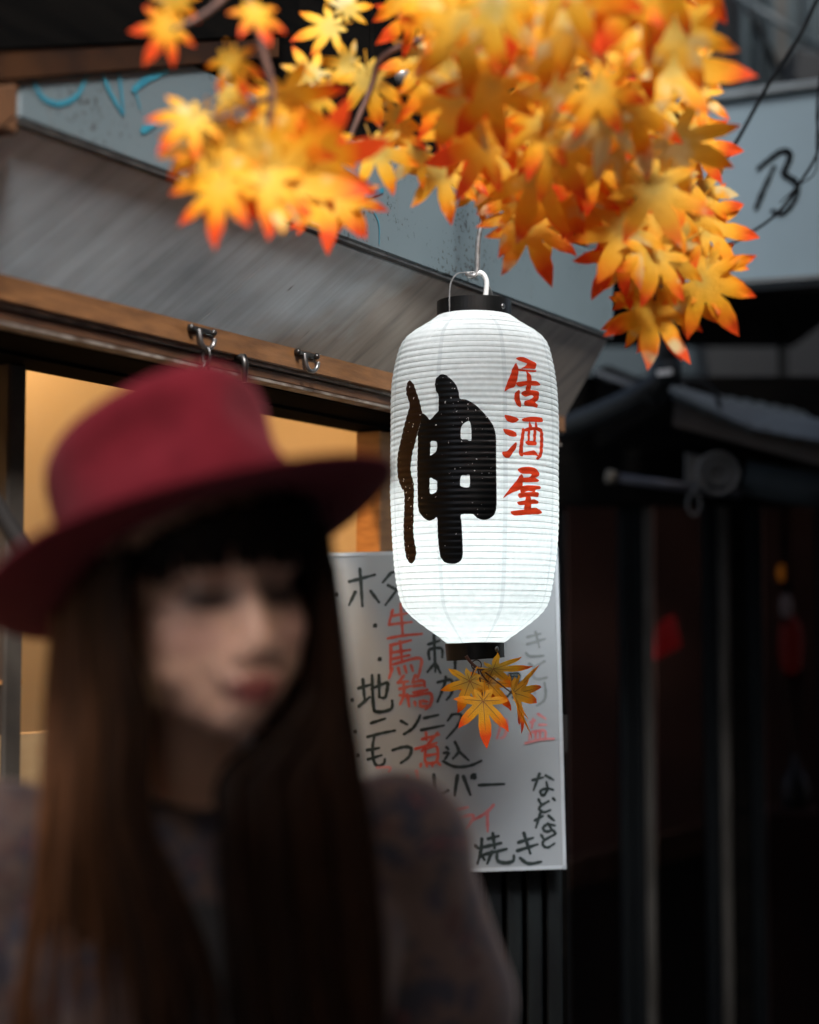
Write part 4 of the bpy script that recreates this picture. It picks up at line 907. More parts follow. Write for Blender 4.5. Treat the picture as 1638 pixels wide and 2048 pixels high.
def leaf_mat(name, shift, pale):
    m = bpy.data.materials.new(name); g = NT(m)
    tc = g.n('TexCoord'); ln = g.n('VectorMath', operation='LENGTH'); g.l(tc.outputs['Object'], ln.inputs[0])
    oi = g.n('ObjectInfo')
    nz = g.n('TexNoise', noise_dimensions='4D', i_Scale=2.6, i_Detail=3.0); g.l(tc.outputs['Object'], nz.inputs['Vector'])
    wv = g.n('Math', operation='MULTIPLY'); wv.inputs[1].default_value = 40.0; g.l(oi.outputs['Random'], wv.inputs[0]); g.l(wv.outputs[0], nz.inputs['W'])
    a1 = g.n('Math', operation='MULTIPLY_ADD'); g.l(nz.outputs[0], a1.inputs[0]); a1.inputs[1].default_value = 0.42; lm = g.n('Math', operation='MULTIPLY'); lm.inputs[1].default_value = 1.22; g.l(ln.outputs['Value'], lm.inputs[0]); g.l(lm.outputs[0], a1.inputs[2])
    a2 = g.n('Math', operation='MULTIPLY_ADD'); g.l(oi.outputs['Random'], a2.inputs[0]); a2.inputs[1].default_value = 0.30; g.l(a1.outputs[0], a2.inputs[2])
    a3 = g.n('Math', operation='ADD'); a3.inputs[1].default_value = -0.40 + shift; g.l(a2.outputs[0], a3.inputs[0])
    rp = g.ramp(a3.outputs[0], [(0.0, (0.70, 0.50, 0.11)), (0.24, (0.93, 0.54, 0.06)), (0.54, (0.97, 0.46, 0.024)), (0.76, (0.97, 0.28, 0.012)), (0.98, (0.88, 0.085, 0.012))])
    # pale yellow-green patches of the cloth
    n2 = g.n('TexNoise', noise_dimensions='4D', i_Scale=1.7, i_Detail=2.0); g.l(tc.outputs['Object'], n2.inputs['Vector'])
    w2 = g.n('Math', operation='MULTIPLY'); w2.inputs[1].default_value = 73.0; g.l(oi.outputs['Random'], w2.inputs[0]); g.l(w2.outputs[0], n2.inputs['W'])
    pm = g.ramp(n2.outputs[0], [(pale, (0, 0, 0)), (pale + 0.10, (0.85, 0.85, 0.85))])
    c = g.mix(pm.outputs[0], rp.outputs[0], (0.78, 0.68, 0.34))
    # darker veins along the lobes' midribs
    d = g.n('BsdfPrincipled', i_Roughness=0.5); d.inputs['Specular IOR Level'].default_value = 0.18; t = g.n('BsdfTranslucent')
    g.l(c, d.inputs['Base Color']); g.l(c, t.inputs[0])
    nb2 = g.n('TexNoise', i_Scale=30.0, i_Detail=2.0); g.l(tc.outputs['Object'], nb2.inputs['Vector'])
    bp = g.n('Bump', i_Strength=0.2, i_Distance=0.02); g.l(nb2.outputs[0], bp.inputs['Height']); g.l(bp.outputs[0], d.inputs['Normal'])
    mx = g.n('MixShader'); mx.inputs[0].default_value = 0.34; g.l(d.outputs[0], mx.inputs[1]); g.l(t.outputs[0], mx.inputs[2]); g.l(mx.outputs[0], g.o.inputs[0])
    return m
LM = [leaf_mat('maple_leaf', -0.03, 0.60), leaf_mat('maple_leaf_red', 0.15, 0.67), leaf_mat('maple_leaf_pale', -0.14, 0.53)]
LMESH = {}
def get_leaf(v, mi, **kw):
    k = (v, mi)
    if k not in LMESH:
        me = leaf_mesh(100 + v, fold=(0, .16, -.12, .3, .05, -.25, .1, .4)[v % 8], curl=(.1, .28, .05, .2, -.08, .34, .14, -.15)[v % 8]); me.materials.append(LM[mi]); LMESH[k] = me
    return LMESH[k]
def put_leaf(px, py, size, ang, d, parent, v=0, mi=0, tilt=(0, 0), me=None):
    if parent is garl: d *= LFAR
    o = bpy.data.objects.new('leaf', me or get_leaf(v, mi)); col.objects.link(o)
    k = size * d / FPX
    Rm = Matrix.Rotation(R(90), 3, 'X') @ Euler((R(tilt[0]), R(tilt[1]), 0)).to_matrix() @ Matrix.Rotation(R(ang), 3, 'Z')
    p = P(px, py, d)
    o.parent = parent
    o.location = p - parent.location; o.rotation_euler = Rm.to_euler(); o.scale = (k, k, k)
    return o
M_twig = mat('twig', (0.16, 0.075, 0.05), (0.09, 0.04, 0.028), 0.6, scale=40)
LFAR = 1.12
garl = empty('maple_branch', P(1150, -250, 1.75 * LFAR)); tag(garl, 'hanging maple branch thick with orange and yellow autumn leaves', 'branch')
def twig(pts, r0, r1):
    c = catmull([P(x, y, d * LFAR) for x, y, d in pts], 6); n = len(c)
    bm = bmesh.new(); tube(bm, c, [r0 + (r1 - r0) * i / (n - 1) for i in range(n)], 8); obj('twig', bm, M_twig, garl, True)
twig([(1150, -260, 1.75), (1130, -60, 1.7), (1170, 150, 1.72), (1240, 330, 1.78), (1300, 480, 1.85), (1310, 600, 1.88)], 0.008, 0.002)
twig([(1150, -200, 1.75), (1000, -40, 1.75), (880, 60, 1.75), (770, 110, 1.75), (740, 180, 1.76), (690, 300, 1.74), (660, 390, 1.72)], 0.006, 0.002)
twig([(1130, -60, 1.7), (900, -160, 1.65), (620, -160, 1.55), (500, -60, 1.5), (520, 80, 1.5), (545, 190, 1.5), (520, 320, 1.5)], 0.006, 0.003)
twig([(500, -60, 1.5), (420, 20, 1.47), (345, 60, 1.45)], 0.004, 0.002)
twig([(545, 190, 1.5), (460, 230, 1.46), (395, 240, 1.45)], 0.003, 0.0015)
twig([(880, 60, 1.75), (860, 200, 1.8), (900, 320, 1.82)], 0.004, 0.0015)
twig([(1170, 150, 1.72), (1290, 160, 1.75), (1390, 280, 1.85)], 0.005, 0.002)
twig([(1240, 330, 1.78), (1340, 380, 1.85), (1420, 450, 1.9)], 0.004, 0.0015)
twig([(1130, -60, 1.7), (1080, 150, 1.75), (1060, 330, 1.85), (1062, 440, 1.9)], 0.004, 0.0015)
EL = [  # px, py, lobe px, angle, depth, variant, material
 (338, 50, 88, -35, 1.45, 0, 1), (350, -5, 70, 10, 1.47, 1, 0), (462, 118, 78, 15, 1.46, 2, 1), (388, 232, 100, -40, 1.44, 1, 1), (372, 300, 70, -20, 1.46, 3, 0), (455, 190, 75, 60, 1.5, 0, 0),
 (440, 372, 122, 2, 1.44, 0, 1), (528, 358, 128, 4, 1.46, 3, 1), (512, 262, 95, 60, 1.5, 2, 0), (475, 285, 95, -60, 1.5, 1, 0), (585, 300, 95, 35, 1.56, 0, 0), (560, 205, 90, -70, 1.55, 3, 0), (575, 380, 80, 30, 1.55, 1, 0), (510, 20, 80, 20, 1.44, 2, 1),
 (665, 52, 82, -75, 1.74, 0, 0), (690, 20, 70, 160, 1.75, 1, 2), (640, 185, 92, -60, 1.70, 1, 0), (625, 150, 70, -150, 1.70, 2, 2), (735, 150, 100, 8, 1.76, 0, 0), (700, 130, 70, -90, 1.77, 3, 2), (650, 285, 90, 10, 1.68, 2, 2), (660, 392, 112, -8, 1.66, 0, 1), (700, 400, 88, 30, 1.68, 1, 0), (620, 410, 70, -60, 1.66, 2, 0),
 (748, 295, 100, 22, 1.74, 3, 0), (800, 228, 78, -45, 1.80, 0, 0), (805, 262, 66, 10, 1.80, 1, 1), (838, 300, 80, -30, 1.8, 1, 0), (882, 335, 106, 4, 1.82, 0, 0), (905, 300, 70, 110, 1.83, 2, 2), (962, 365, 80, 2, 1.88, 3, 0), (930, 340, 66, 40, 1.85, 2, 0), (830, 30, 90, -50, 1.74, 0, 1), (850, 120, 90, -75, 1.76, 2, 2), (865, 180, 95, -55, 1.77, 1, 0), (880, 210, 90, 20, 1.76, 0, 1), (820, -20, 95, -40, 1.73, 3, 0),
 (1055, 448, 124, 16, 1.88, 0, 0), (1040, 430, 100, -22, 1.89, 1, 0), (1030, 400, 80, -70, 1.88, 2, 0), (1105, 430, 78, 45, 1.9, 3, 1), (1090, 460, 62, 60, 1.9, 1, 2),
 (1240, 500, 104, -32, 1.86, 0, 1), (1250, 530, 90, 0, 1.88, 2, 0), (1225, 440, 76, -60, 1.85, 1, 1), (1305, 612, 136, -16, 1.88, 4, 0), (1318, 612, 110, 20, 1.885, 0, 0), (1290, 620, 88, -64, 1.89, 2, 0), (1370, 590, 90, 10, 1.88, 1, 0),
 (1402, 560, 128, 34, 1.86, 0, 1), (1415, 545, 104, 66, 1.87, 3, 0), (1425, 530, 78, 92, 1.88, 1, 0), (1412, 452, 112, 84, 1.88, 0, 0), (1410, 420, 80, 100, 1.88, 2, 0), (1400, 382, 84, 88, 1.88, 1, 2), (1385, 292, 104, 86, 1.86, 0, 1), (1385, 268, 74, 112, 1.86, 3, 0),
 (1358, 135, 112, 74, 1.76, 1, 2), (1372, 130, 66, 128, 1.76, 2, 2), (1340, 45, 72, 48, 1.74, 0, 0), (1330, 10, 70, 80, 1.74, 3, 0), (1398, 190, 80, 2, 1.80, 3, 0), (1330, 505, 100, 4, 1.84, 2, 0), (1330, 400, 105, 30, 1.84, 0, 0), (1200, 395, 95, -20, 1.82, 1, 0), (1170, 330, 95, -10, 1.80, 3, 0), (1150, 420, 70, 10, 1.84, 2, 0)]
for i, (x, y, sz, an, d, v, mi) in enumerate(EL):
    put_leaf(x, y, sz * 1.10, an + rnd.uniform(-6, 6), d, garl, v, mi, (rnd.uniform(-22, 22), rnd.uniform(-22, 22)))
def inpoly(x, y, pl):
    c = False; j = len(pl) - 1
    for i in range(len(pl)):
        (xi, yi), (xj, yj) = pl[i], pl[j]
        if (yi > y) != (yj > y) and x < (xj - xi) * (y - yi) / (yj - yi) + xi: c = not c
        j = i
    return c
PA = [(850, -90), (1370, -90), (1350, 60), (1340, 190), (1350, 300), (1390, 400), (1390, 530), (1320, 560), (1250, 470), (1170, 390), (1070, 400), (980, 330), (930, 260), (880, 120)]
PB = [(370, 220), (480, 180), (560, 190), (690, 330), (640, 380), (540, 370), (420, 350)]
pts = []
def scatter(pl, n, mind, dfun):
    xs = [p[0] for p in pl]; ys = [p[1] for p in pl]; got = []; tries = 0
    while len(got) < n and tries < 6000:
        tries += 1
        x, y = rnd.uniform(min(xs), max(xs)), rnd.uniform(min(ys), max(ys))
        if inpoly(x, y, pl) and all(math.hypot(x - a_, y - b_) > mind for a_, b_ in got): got.append((x, y))
    for x, y in got:
        d = dfun(x, y); sz = rnd.uniform(190, 275) / d
        put_leaf(x, y, sz, rnd.gauss(0, 45), d, garl, rnd.randrange(8), rnd.choice((0, 0, 0, 1, 2)), (rnd.uniform(-12, 42), rnd.uniform(-30, 30)))
scatter(PA, 58, 49, lambda x, y: 1.52 + 0.34 * min(1, max(0, y / 560)) + rnd.uniform(-.07, .12))
scatter(PA, 45, 55, lambda x, y: 1.80 + rnd.uniform(0, .12))
scatter(PB, 6, 70, lambda x, y: 1.48 + rnd.uniform(-.03, .08))

# sprig under the lantern
sprig = empty('maple_sprig', P(950, 1325, LD)); tag(sprig, 'small sprig of orange maple leaves hanging below the paper lantern', 'leaves')
def lsp(name, pts, r0, r1):
    c = catmull([P(x, y, d) for x, y, d in pts], 6); n = len(c)
    bm = bmesh.new(); tube(bm, c, [r0 + (r1 - r0) * i / (n - 1) for i in range(n)], 8); obj(name, bm, mat('sprig_stem', (0.10, 0.035, 0.02), (0.06, 0.022, 0.014), 0.5, scale=60), sprig, True)
S_ = LD - 0.06
lsp('stem', [(932, 1312, S_), (945, 1328, S_), (962, 1338, S_), (985, 1337, S_)], 0.0026, 0.0016)
lsp('stem', [(949, 1330, S_), (946, 1345, S_), (940, 1362, S_ - .003)], 0.0011, 0.0009)
lsp('stem', [(958, 1336, S_), (966, 1352, S_), (977, 1364, S_)], 0.0011, 0.0009)
lsp('stem', [(955, 1335, S_), (962, 1370, S_), (966, 1402, S_ - .006)], 0.0011, 0.0009)
lsp('stem', [(962, 1338, S_), (1000, 1368, S_), (1026, 1388, S_)], 0.0012, 0.0009)
torus(P(953, 1330, S_), 0.0072, 0.0009, M_steel, 'wire_loop', sprig)
def sp_leaf(px, py, size, ang, dd, seed, fold, curl, tilt, mi=0, narrow=1.0):
    me = leaf_mesh(seed, fold, curl, narrow * 0.85, True); me.materials.append(LMS[mi]); me.materials.append(mat('leaf_vein', (0.42, 0.15, 0.03), (0.32, 0.11, 0.02), 0.6, scale=30)); put_leaf(px, py, size, ang, S_ + dd, sprig, tilt=tilt, me=me)
LMS = [leaf_mat('sprig_leaf', 0.06, 0.68), leaf_mat('sprig_leaf_pale', 0.0, 0.58)]
sp_leaf(940, 1362, 76, -24, -.008, 501, .10, .08, (10, -12), 0, 1.15)
sp_leaf(966, 1402, 90, 0, -.020, 502, .06, .10, (-8, 4), 0, 1.15)
sp_leaf(986, 1337, 82, 86, -.004, 503, .12, .05, (52, 10), 0, 1.1)
sp_leaf(977, 1366, 72, 40, .006, 504, .10, .12, (-14, 20), 1, 1.05)
sp_leaf(970, 1360, 64, -20, .010, 505, .10, .12, (14, 10), 1, 1.05)
sp_leaf(1026, 1386, 86, 22, -.004, 506, .5, .10, (-10, 62), 1, 1.2)
sp_leaf(1024, 1388, 106, 48, .002, 507, .7, .05, (0, 74), 0, .9)

# ================================================================== the person
HD = 1.35
HC = P(404, 1166, HD)                      # head centre at eye level
hf = Vector((math.sin(R(31)), -math.cos(R(31)), -0.11)).normalized()
hu = Vector((-0.090, 0.02, 1.0)); hu = (hu - hf * hu.dot(hf)).normalized()
hx = hf.cross(hu)                          # her right, image left
HM = Matrix((hx, hf, hu)).transposed()     # local (x right, y forward, z up) -> world
def H(x, y, z): return HC + HM @ Vector((x, y, z))
def zpx(py, d): return P(819, py, d).z
TD = 1.42
tc_ = P(415, 1650, TD)                     # torso centre
person = empty('person', (tc_.x, tc_.y, 0)); tag(person, 'person in a maroon felt hat and floral top, long brown hair, looking down', 'person')
byaw = R(14); bx = Vector((math.cos(byaw), math.sin(byaw), 0)); by = Vector((math.sin(byaw), -math.cos(byaw), 0))   # by: body forward
def T(x, y, z): v = Vector((tc_.x, tc_.y, 0)) + bx * x + by * y; v.z = z; return v     # x to image right
def sphere(bm, c, r): ellipsoid(bm, c, r if isinstance(r, tuple) else (r, r, r), seg=16, ring=10)
def limb(bm, pts, rads):
    for (p0, r0), (p1, r1) in zip(zip(pts, rads), list(zip(pts, rads))[1:]):
        tube(bm, [p0, p1], [r0, r1], 16)
    for p, r in zip(pts, rads): sphere(bm, p, r * 0.995)
def loft(bm, secs, n=32, expo=2.4):
    rows = []
    for z, cx, cy_, a_, b_ in secs:
        row = []
        for k in range(n):
            th = 2 * math.pi * k / n; c_, s_ = math.cos(th), math.sin(th)
            row.append(bm.verts.new(T(cx + a_ * math.copysign(abs(c_) ** (2 / expo), c_), cy_ + b_ * math.copysign(abs(s_) ** (2 / expo), s_), z)))
        rows.append(row)
    for i in range(len(rows) - 1):
        for k in range(n): bm.faces.new((rows[i][k], rows[i][(k + 1) % n], rows[i + 1][(k + 1) % n], rows[i + 1][k]))
    bm.faces.new(rows[0][::-1]); bm.faces.new(rows[-1])
def remesh(name, bm, vox, smooth_it, mats, parent):
    bmesh.ops.recalc_face_normals(bm, faces=bm.faces[:])
    me = bpy.data.meshes.new(name + '_tmp'); bm.to_mesh(me); bm.free()
    o = bpy.data.objects.new(name + '_tmp', me); col.objects.link(o)
    md = o.modifiers.new('r', 'REMESH'); md.mode = 'VOXEL'; md.voxel_size = vox; md.use_smooth_shade = True
    ms = o.modifiers.new('s', 'SMOOTH'); ms.factor = 0.5; ms.iterations = smooth_it
    dg = bpy.context.evaluated_depsgraph_get(); ev = o.evaluated_get(dg)
    me2 = bpy.data.meshes.new_from_object(ev, depsgraph=dg); bpy.data.objects.remove(o)
    me2.name = name; me2.materials.clear()
    for m in mats: me2.materials.append(m)
    me2.shade_smooth()
    return link(name, me2, None, parent)
ZSH = zpx(1640, TD)                        # shoulder height about 1.35
ARM_R = [T(0.165, -0.01, ZSH - 0.030), T(0.203, -0.015, ZSH - 0.160), T(0.200, -0.01, ZSH - 0.285), T(0.175, 0.10, ZSH - 0.49), T(0.168, 0.12, ZSH - 0.52)]
ARM_L = [T(-0.165, -0.01, ZSH - 0.030), T(-0.195, -0.02, ZSH - 0.160), T(-0.208, -0.02, ZSH - 0.285), T(-0.200, 0.07, ZSH - 0.50), T(-0.196, 0.085, ZSH - 0.53)]
AR = [0.050, 0.043, 0.037, 0.026, 0.024]
SEC = [(0.78, 0, 0, .150, .105), (0.86, 0, 0, .158, .108), (0.98, 0, 0, .125, .09), (1.08, 0, .0, .118, .085), (1.18, 0, .005, .135, .10), (ZSH - .09, 0, 0, .155, .095), (ZSH - .03, 0, -.01, .150, .070), (ZSH + .012, 0, -.015, .105, .052), (ZSH + .035, 0, -.018, .055, .045)]
def hand(bm, wrist, d, side):
    d = d.normalized(); s_ = d.cross(Vector((0, 0, 1))).normalized() * side; u_ = s_.cross(d)
    palm = wrist + d * 0.045
    ellipsoid(bm, palm, (0.040, 0.014, 0.046), Matrix((s_, u_, d)).transposed(), 14, 10)
    for k, (off, ln) in enumerate(((-0.029, .072), (-0.010, .080), (0.010, .075), (0.028, .058))):
        b = wrist + d * 0.080 + s_ * off
        p1 = b + d * ln * .45; p2 = p1 + (d * .85 + u_ * .35).normalized() * ln * .32; p3 = p2 + (d * .6 + u_ * .6).normalized() * ln * .25
        limb(bm, [b, p1, p2, p3], [.0092, .0088, .0080, .0070])
    b = wrist + d * 0.03 - s_ * 0.030; p1 = b + (d * .7 - s_ * .7).normalized() * .034; p2 = p1 + (d * .9 - s_ * .2).normalized() * .030
    limb(bm, [b, p1, p2], [.013, .0105, .0085])
def build_body():
    bm = bmesh.new()
    def e(x, y, z, r): ellipsoid(bm, H(x, y, z), r, HM, 24, 14)
    e(0, -.012, .035, (.074, .094, .086)); e(0, .026, -.032, (.063, .064, .078)); e(0, .032, -.078, (.041, .054, .038))
    e(0, .070, -.097, (.020, .017, .014)); e(0, .060, -.092, (.030, .026, .018))
    for s in (-1, 1):
        e(s * .038, .053, -.030, (.025, .025, .034)); e(s * .022, .062, -.045, (.021, .022, .028)); e(s * .030, .069, .0005, (.0155, .0150, .0125))
        e(s * .0125, .0965, -.0435, (.0085, .010, .0075)); e(s * .074, -.012, -.018, (.007, .018, .030))
        e(s * .026, .044, -.070, (.021, .034, .034)); e(s * .034, .026, -.062, (.025, .036, .036)); e(s * .037, .044, -.054, (.024, .030, .030)); e(s * .030, .078, .019, (.022, .013, .007))
    e(0, .074, .038, (.048, .022, .030)); e(0, .082, .014, (.014, .013, .016))
    limb(bm, [H(0, .082, .006), H(0, .092, -.018), H(0, .1015, -.036)], [.0095, .0105, .0125])
    e(0, .085, -.060, (.026, .016, .018)); e(-.008, .0955, -.0655, (.015, .0090, .0062)); e(.008, .0955, -.0655, (.015, .0090, .0062)); e(0, .0940, -.0765, (.019, .0095, .0075)); e(0, .0855, -.088, (.018, .012, .010))
    # neck, torso, arms, legs
    nk = T(0, -.02, ZSH + .01)
    limb(bm, [H(0, -.022, -.070), H(0, -.030, -.11).lerp(nk, .5), nk], [.049, .047, .058])
    loft(bm, SEC)
    for arm, s in ((ARM_R, 1), (ARM_L, -1)):
        limb(bm, arm, AR); sphere(bm, arm[0], .056); hand(bm, arm[-1], arm[-1] - arm[-3], s)
    for s in (-1, 1):
        limb(bm, [T(s * .085, 0, .80), T(s * .085, .01, .46), T(s * .085, -.01, .30), T(s * .085, -.01, .09)], [.088, .056, .052, .034])
        limb(bm, [T(s * .085, -.03, .045), T(s * .09, .08, .035), T(s * .09, .13, .028)], [.036, .034, .025])
    return bm
def skin_mat():
    m = bpy.data.materials.new('skin'); g = NT(m)
    b = g.n('BsdfPrincipled', i_Roughness=0.45); g.l(b.outputs[0], g.o.inputs[0])
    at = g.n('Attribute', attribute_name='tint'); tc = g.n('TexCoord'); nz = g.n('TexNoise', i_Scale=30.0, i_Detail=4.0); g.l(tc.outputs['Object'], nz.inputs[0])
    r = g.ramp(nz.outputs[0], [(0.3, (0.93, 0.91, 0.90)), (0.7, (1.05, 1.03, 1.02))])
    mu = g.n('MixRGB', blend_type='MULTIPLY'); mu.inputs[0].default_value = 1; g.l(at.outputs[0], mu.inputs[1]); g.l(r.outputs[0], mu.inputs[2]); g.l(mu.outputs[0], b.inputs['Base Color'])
    b.inputs['Subsurface Weight'].default_value = 0.12; b.inputs['Subsurface Radius'].default_value = (0.01, 0.004, 0.002); b.inputs['Subsurface Scale'].default_value = 0.5
    return m
body = remesh('body', build_body(), 0.0036, 16, [skin_mat()], person)
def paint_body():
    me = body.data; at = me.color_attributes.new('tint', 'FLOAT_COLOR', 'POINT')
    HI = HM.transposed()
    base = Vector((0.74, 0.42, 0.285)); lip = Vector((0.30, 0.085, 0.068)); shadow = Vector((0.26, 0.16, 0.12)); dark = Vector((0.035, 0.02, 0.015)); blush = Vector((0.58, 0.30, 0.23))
    def bump_(q, c, r): 
        d = math.sqrt(((q.x - c[0]) / r[0]) ** 2 + ((q.y - c[1]) / r[1]) ** 2 + ((q.z - c[2]) / r[2]) ** 2); return max(0.0, min(1.0, (1.25 - d) / 0.5))
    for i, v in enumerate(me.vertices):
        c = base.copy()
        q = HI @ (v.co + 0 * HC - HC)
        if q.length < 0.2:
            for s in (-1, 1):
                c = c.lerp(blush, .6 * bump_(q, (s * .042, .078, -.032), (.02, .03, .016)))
                c = c.lerp(shadow, .6 * bump_(q, (s * .031, .080, .002), (.024, .026, .014)))  # eye-socket shade painted into the skin tint
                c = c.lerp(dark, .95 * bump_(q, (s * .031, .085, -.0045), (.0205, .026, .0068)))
                c = c.lerp(dark, .8 * bump_(q, (s * .032, .09, .021), (.019, .03, .003)))
            c = c.lerp(lip, bump_(q, (0, .100, -.0708), (.0245, .020, .0120)))
            c = c.lerp(Vector((.15, .03, .03)), .8 * bump_(q, (0, .105, -.0705), (.018, .018, .0013)))
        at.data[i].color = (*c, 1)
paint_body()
# clothes: floral top as its own shell, dark skirt, shoes
def cloth_mat():
    m = bpy.data.materials.new('floral_knit'); g = NT(m)
    b = g.n('BsdfPrincipled', i_Roughness=0.9); b.inputs['Sheen Weight'].default_value = 0.4; b.inputs['Sheen Tint'].default_value = (1.0, 0.8, 0.72, 1); g.l(b.outputs[0], g.o.inputs[0])
    tc = g.n('TexCoord'); nz = g.n('TexNoise', i_Scale=14.0, i_Detail=2.0); g.l(tc.outputs['Object'], nz.inputs[0])
    mixv = g.n('MixRGB'); mixv.inputs[0].default_value = 0.16; g.l(tc.outputs['Object'], mixv.inputs[1]); g.l(nz.outputs['Color'], mixv.inputs[2])
    v1 = g.n('TexVoronoi', i_Scale=34.0); g.l(mixv.outputs[0], v1.inputs['Vector'])
    v2 = g.n('TexVoronoi', i_Scale=36.0); g.l(mixv.outputs[0], v2.inputs['Vector'])
    f1 = g.ramp(v1.outputs['Distance'], [(0.40, (1, 1, 1)), (0.56, (0, 0, 0))])
    f2 = g.ramp(v1.outputs['Distance'], [(0.14, (1, 1, 1)), (0.24, (0, 0, 0))])
    f3 = g.ramp(v2.outputs['Distance'], [(0.20, (1, 1, 1)), (0.32, (0, 0, 0))])
    c = g.mix(f3.outputs[0], (0.062, 0.034, 0.025), (0.042, 0.014, 0.010)); c = g.mix(f1.outputs[0], c, (0.011, 0.011, 0.019)); c = g.mix(f2.outputs[0], c, (0.11, 0.025, 0.02))
    g.l(c, b.inputs['Base Color']); return m
bm = bmesh.new()
SEC2 = [(0.74, 0, 0, .172, .124)] + [(z, x, y, a_ + .014, b_ + .014) for z, x, y, a_, b_ in SEC[1:-2]] + [(ZSH + .010, 0, -.016, .112, .062), (ZSH + .022, 0, -.018, .085, .056)]
loft(bm, SEC2)
for arm in (ARM_R, ARM_L):
    limb(bm, [arm[0], arm[0].lerp(arm[1], .6), arm[1] + Vector((0, 0, -.004))], [.060, .063, .070]); sphere(bm, arm[0], .067)
top_ = remesh('floral_top', bm, 0.006, 6, [cloth_mat()], person)
M_cl = mat('black_knit', (0.012, 0.011, 0.012), (0.02, 0.018, 0.018), 0.9, scale=20)
bm = bmesh.new()       # black inner top showing at the open front
loft(bm, [(ZSH - .33, 0, .035, .075, .094), (ZSH - .2, 0, .035, .085, .094), (ZSH - .10, .0, .03, .085, .088), (ZSH - .052, 0, .03, .075, .062)], 24)
remesh('inner_top', bm, 0.006, 4, [M_cl], person)
bm = bmesh.new(); loft(bm, [(0.34, 0, 0, .24, .2), (0.55, 0, 0, .215, .17), (0.80, 0, 0, .180, .132), (0.93, 0, 0, .150, .115)]); obj('skirt', bm, M_cl, person, True)
for s in (-1, 1):
    bm = bmesh.new(); limb(bm, [T(s * .085, -.03, .05), T(s * .09, .08, .042), T(s * .09, .135, .040)], [.046, .044, .036])
    bmesh.ops.scale(bm, vec=(1, 1, 1), verts=bm.verts)
    for v in bm.verts: v.co.z = max(v.co.z, 0.002)
    remesh('shoe', bm, 0.007, 3, [mat('shoe_leather', (0.015, 0.012, 0.012), rough=0.4)], person)

hatc = P(384, 1104, 1.355)
hn = Vector((-0.335, 0.195, 0.92)).normalized(); hfr = (hf - hn * hf.dot(hn)).normalized(); hsd = hfr.cross(hn)
# hair: many tapered locks in one mesh
def hair_mat():
    m = bpy.data.materials.new('brown_hair'); g = NT(m)
    b = g.n('BsdfPrincipled', i_Roughness=0.55); b.inputs['Specular IOR Level'].default_value = 0.1; g.l(b.outputs[0], g.o.inputs[0])
    at = g.n('Attribute', attribute_name='tint'); tc = g.n('TexCoord'); mp = g.n('Mapping'); mp.inputs['Scale'].default_value = (90, 90, 3); g.l(tc.outputs['Object'], mp.inputs[0])
    nz = g.n('TexNoise', i_Scale=2.0, i_Detail=4.0); g.l(mp.outputs[0], nz.inputs[0])
    r = g.ramp(nz.outputs[0], [(0.3, (0.5, 0.5, 0.5)), (0.7, (1.4, 1.35, 1.3))])
    mu = g.n('MixRGB', blend_type='MULTIPLY'); mu.inputs[0].default_value = 1; g.l(at.outputs[0], mu.inputs[1]); g.l(r.outputs[0], mu.inputs[2]); g.l(mu.outputs[0], b.inputs['Base Color']); return m
hb = bmesh.new(); hcol = hb.verts.layers.float_color.new('tint')
def lock(pts, r0, tone):
    n0 = len(hb.verts); c = [p for p in catmull(pts, 4) if (p - hatc).dot(hn) < -0.004 or (p - hatc).length < 0.06]; n = len(c)
    if n < 3: return
    rads = [r0 * (0.55 + 0.45 * math.sin(math.pi * min(1, (i / (n - 1)) * 1.3 + .12))) * (1 if i < n - 1 else .3) for i in range(n)]
    tube(hb, c, rads, 6); hb.verts.ensure_lookup_table()
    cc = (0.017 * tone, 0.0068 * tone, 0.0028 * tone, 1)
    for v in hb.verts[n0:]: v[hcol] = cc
def interp(pl, y):
    for (x0, y0), (x1, y1) in zip(pl, pl[1:]):
        if y <= y1: return x0 + (x1 - x0) * (y - y0) / (y1 - y0)
    return pl[-1][0]
L_in = [(270, 1010), (244, 1110), (254, 1270), (272, 1350), (296, 1440), (288, 1600), (312, 1700), (400, 1850), (455, 2060), (480, 2500)]
L_out = [(140, 1010), (118, 1150), (112, 1300), (104, 1450), (92, 1600), (62, 1800), (30, 2060), (10, 2500)]
R_in = [(600, 1010), (622, 1110), (622, 1330), (604, 1410), (520, 1492), (438, 1530), (434, 1690), (450, 1850), (470, 2060), (480, 2500)]
R_out = [(640, 1010), (658, 1150), (678, 1350), (702, 1500), (728, 1650), (752, 1850), (770, 2060), (790, 2500)]
ys = [1040, 1130, 1220, 1310, 1400, 1480, 1560, 1660, 1780, 1920, 2060, 2260, 2460]
def curtain(n, lin, lout, dfun, r0, tone):
    for k in range(n):
        w_ = ((k + rnd.uniform(.1, .9)) / n) ** 0.85; jit = rnd.uniform(-.02, .05); ph = rnd.uniform(0, 6); lay = rnd.uniform(0, .035)
        ye = rnd.choice((11, 12, 13)); pts_ = []
        for y in ys[:ye]:
            x = interp(lin, y) * (1 - w_) + interp(lout, y) * w_ + 7 * math.sin(ph + y * .006) * (y - 1040) / 800
            pts_.append(P(x, y, dfun(y, w_) + lay))
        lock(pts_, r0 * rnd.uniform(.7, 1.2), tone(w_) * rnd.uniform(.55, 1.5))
def smo(a_, b_, t): t = max(0, min(1, t)); t = t * t * (3 - 2 * t); return a_ + (b_ - a_) * t
curtain(70, L_in, L_out, lambda y, w_: smo(1.245 + .10 * w_, 1.265 + .05 * w_, (y - 1300) / 400), 0.0075, lambda w_: 0.6 + 5.0 * w_ * w_)  # outer locks paler: doorway backlight put into hair colour, next curtain too
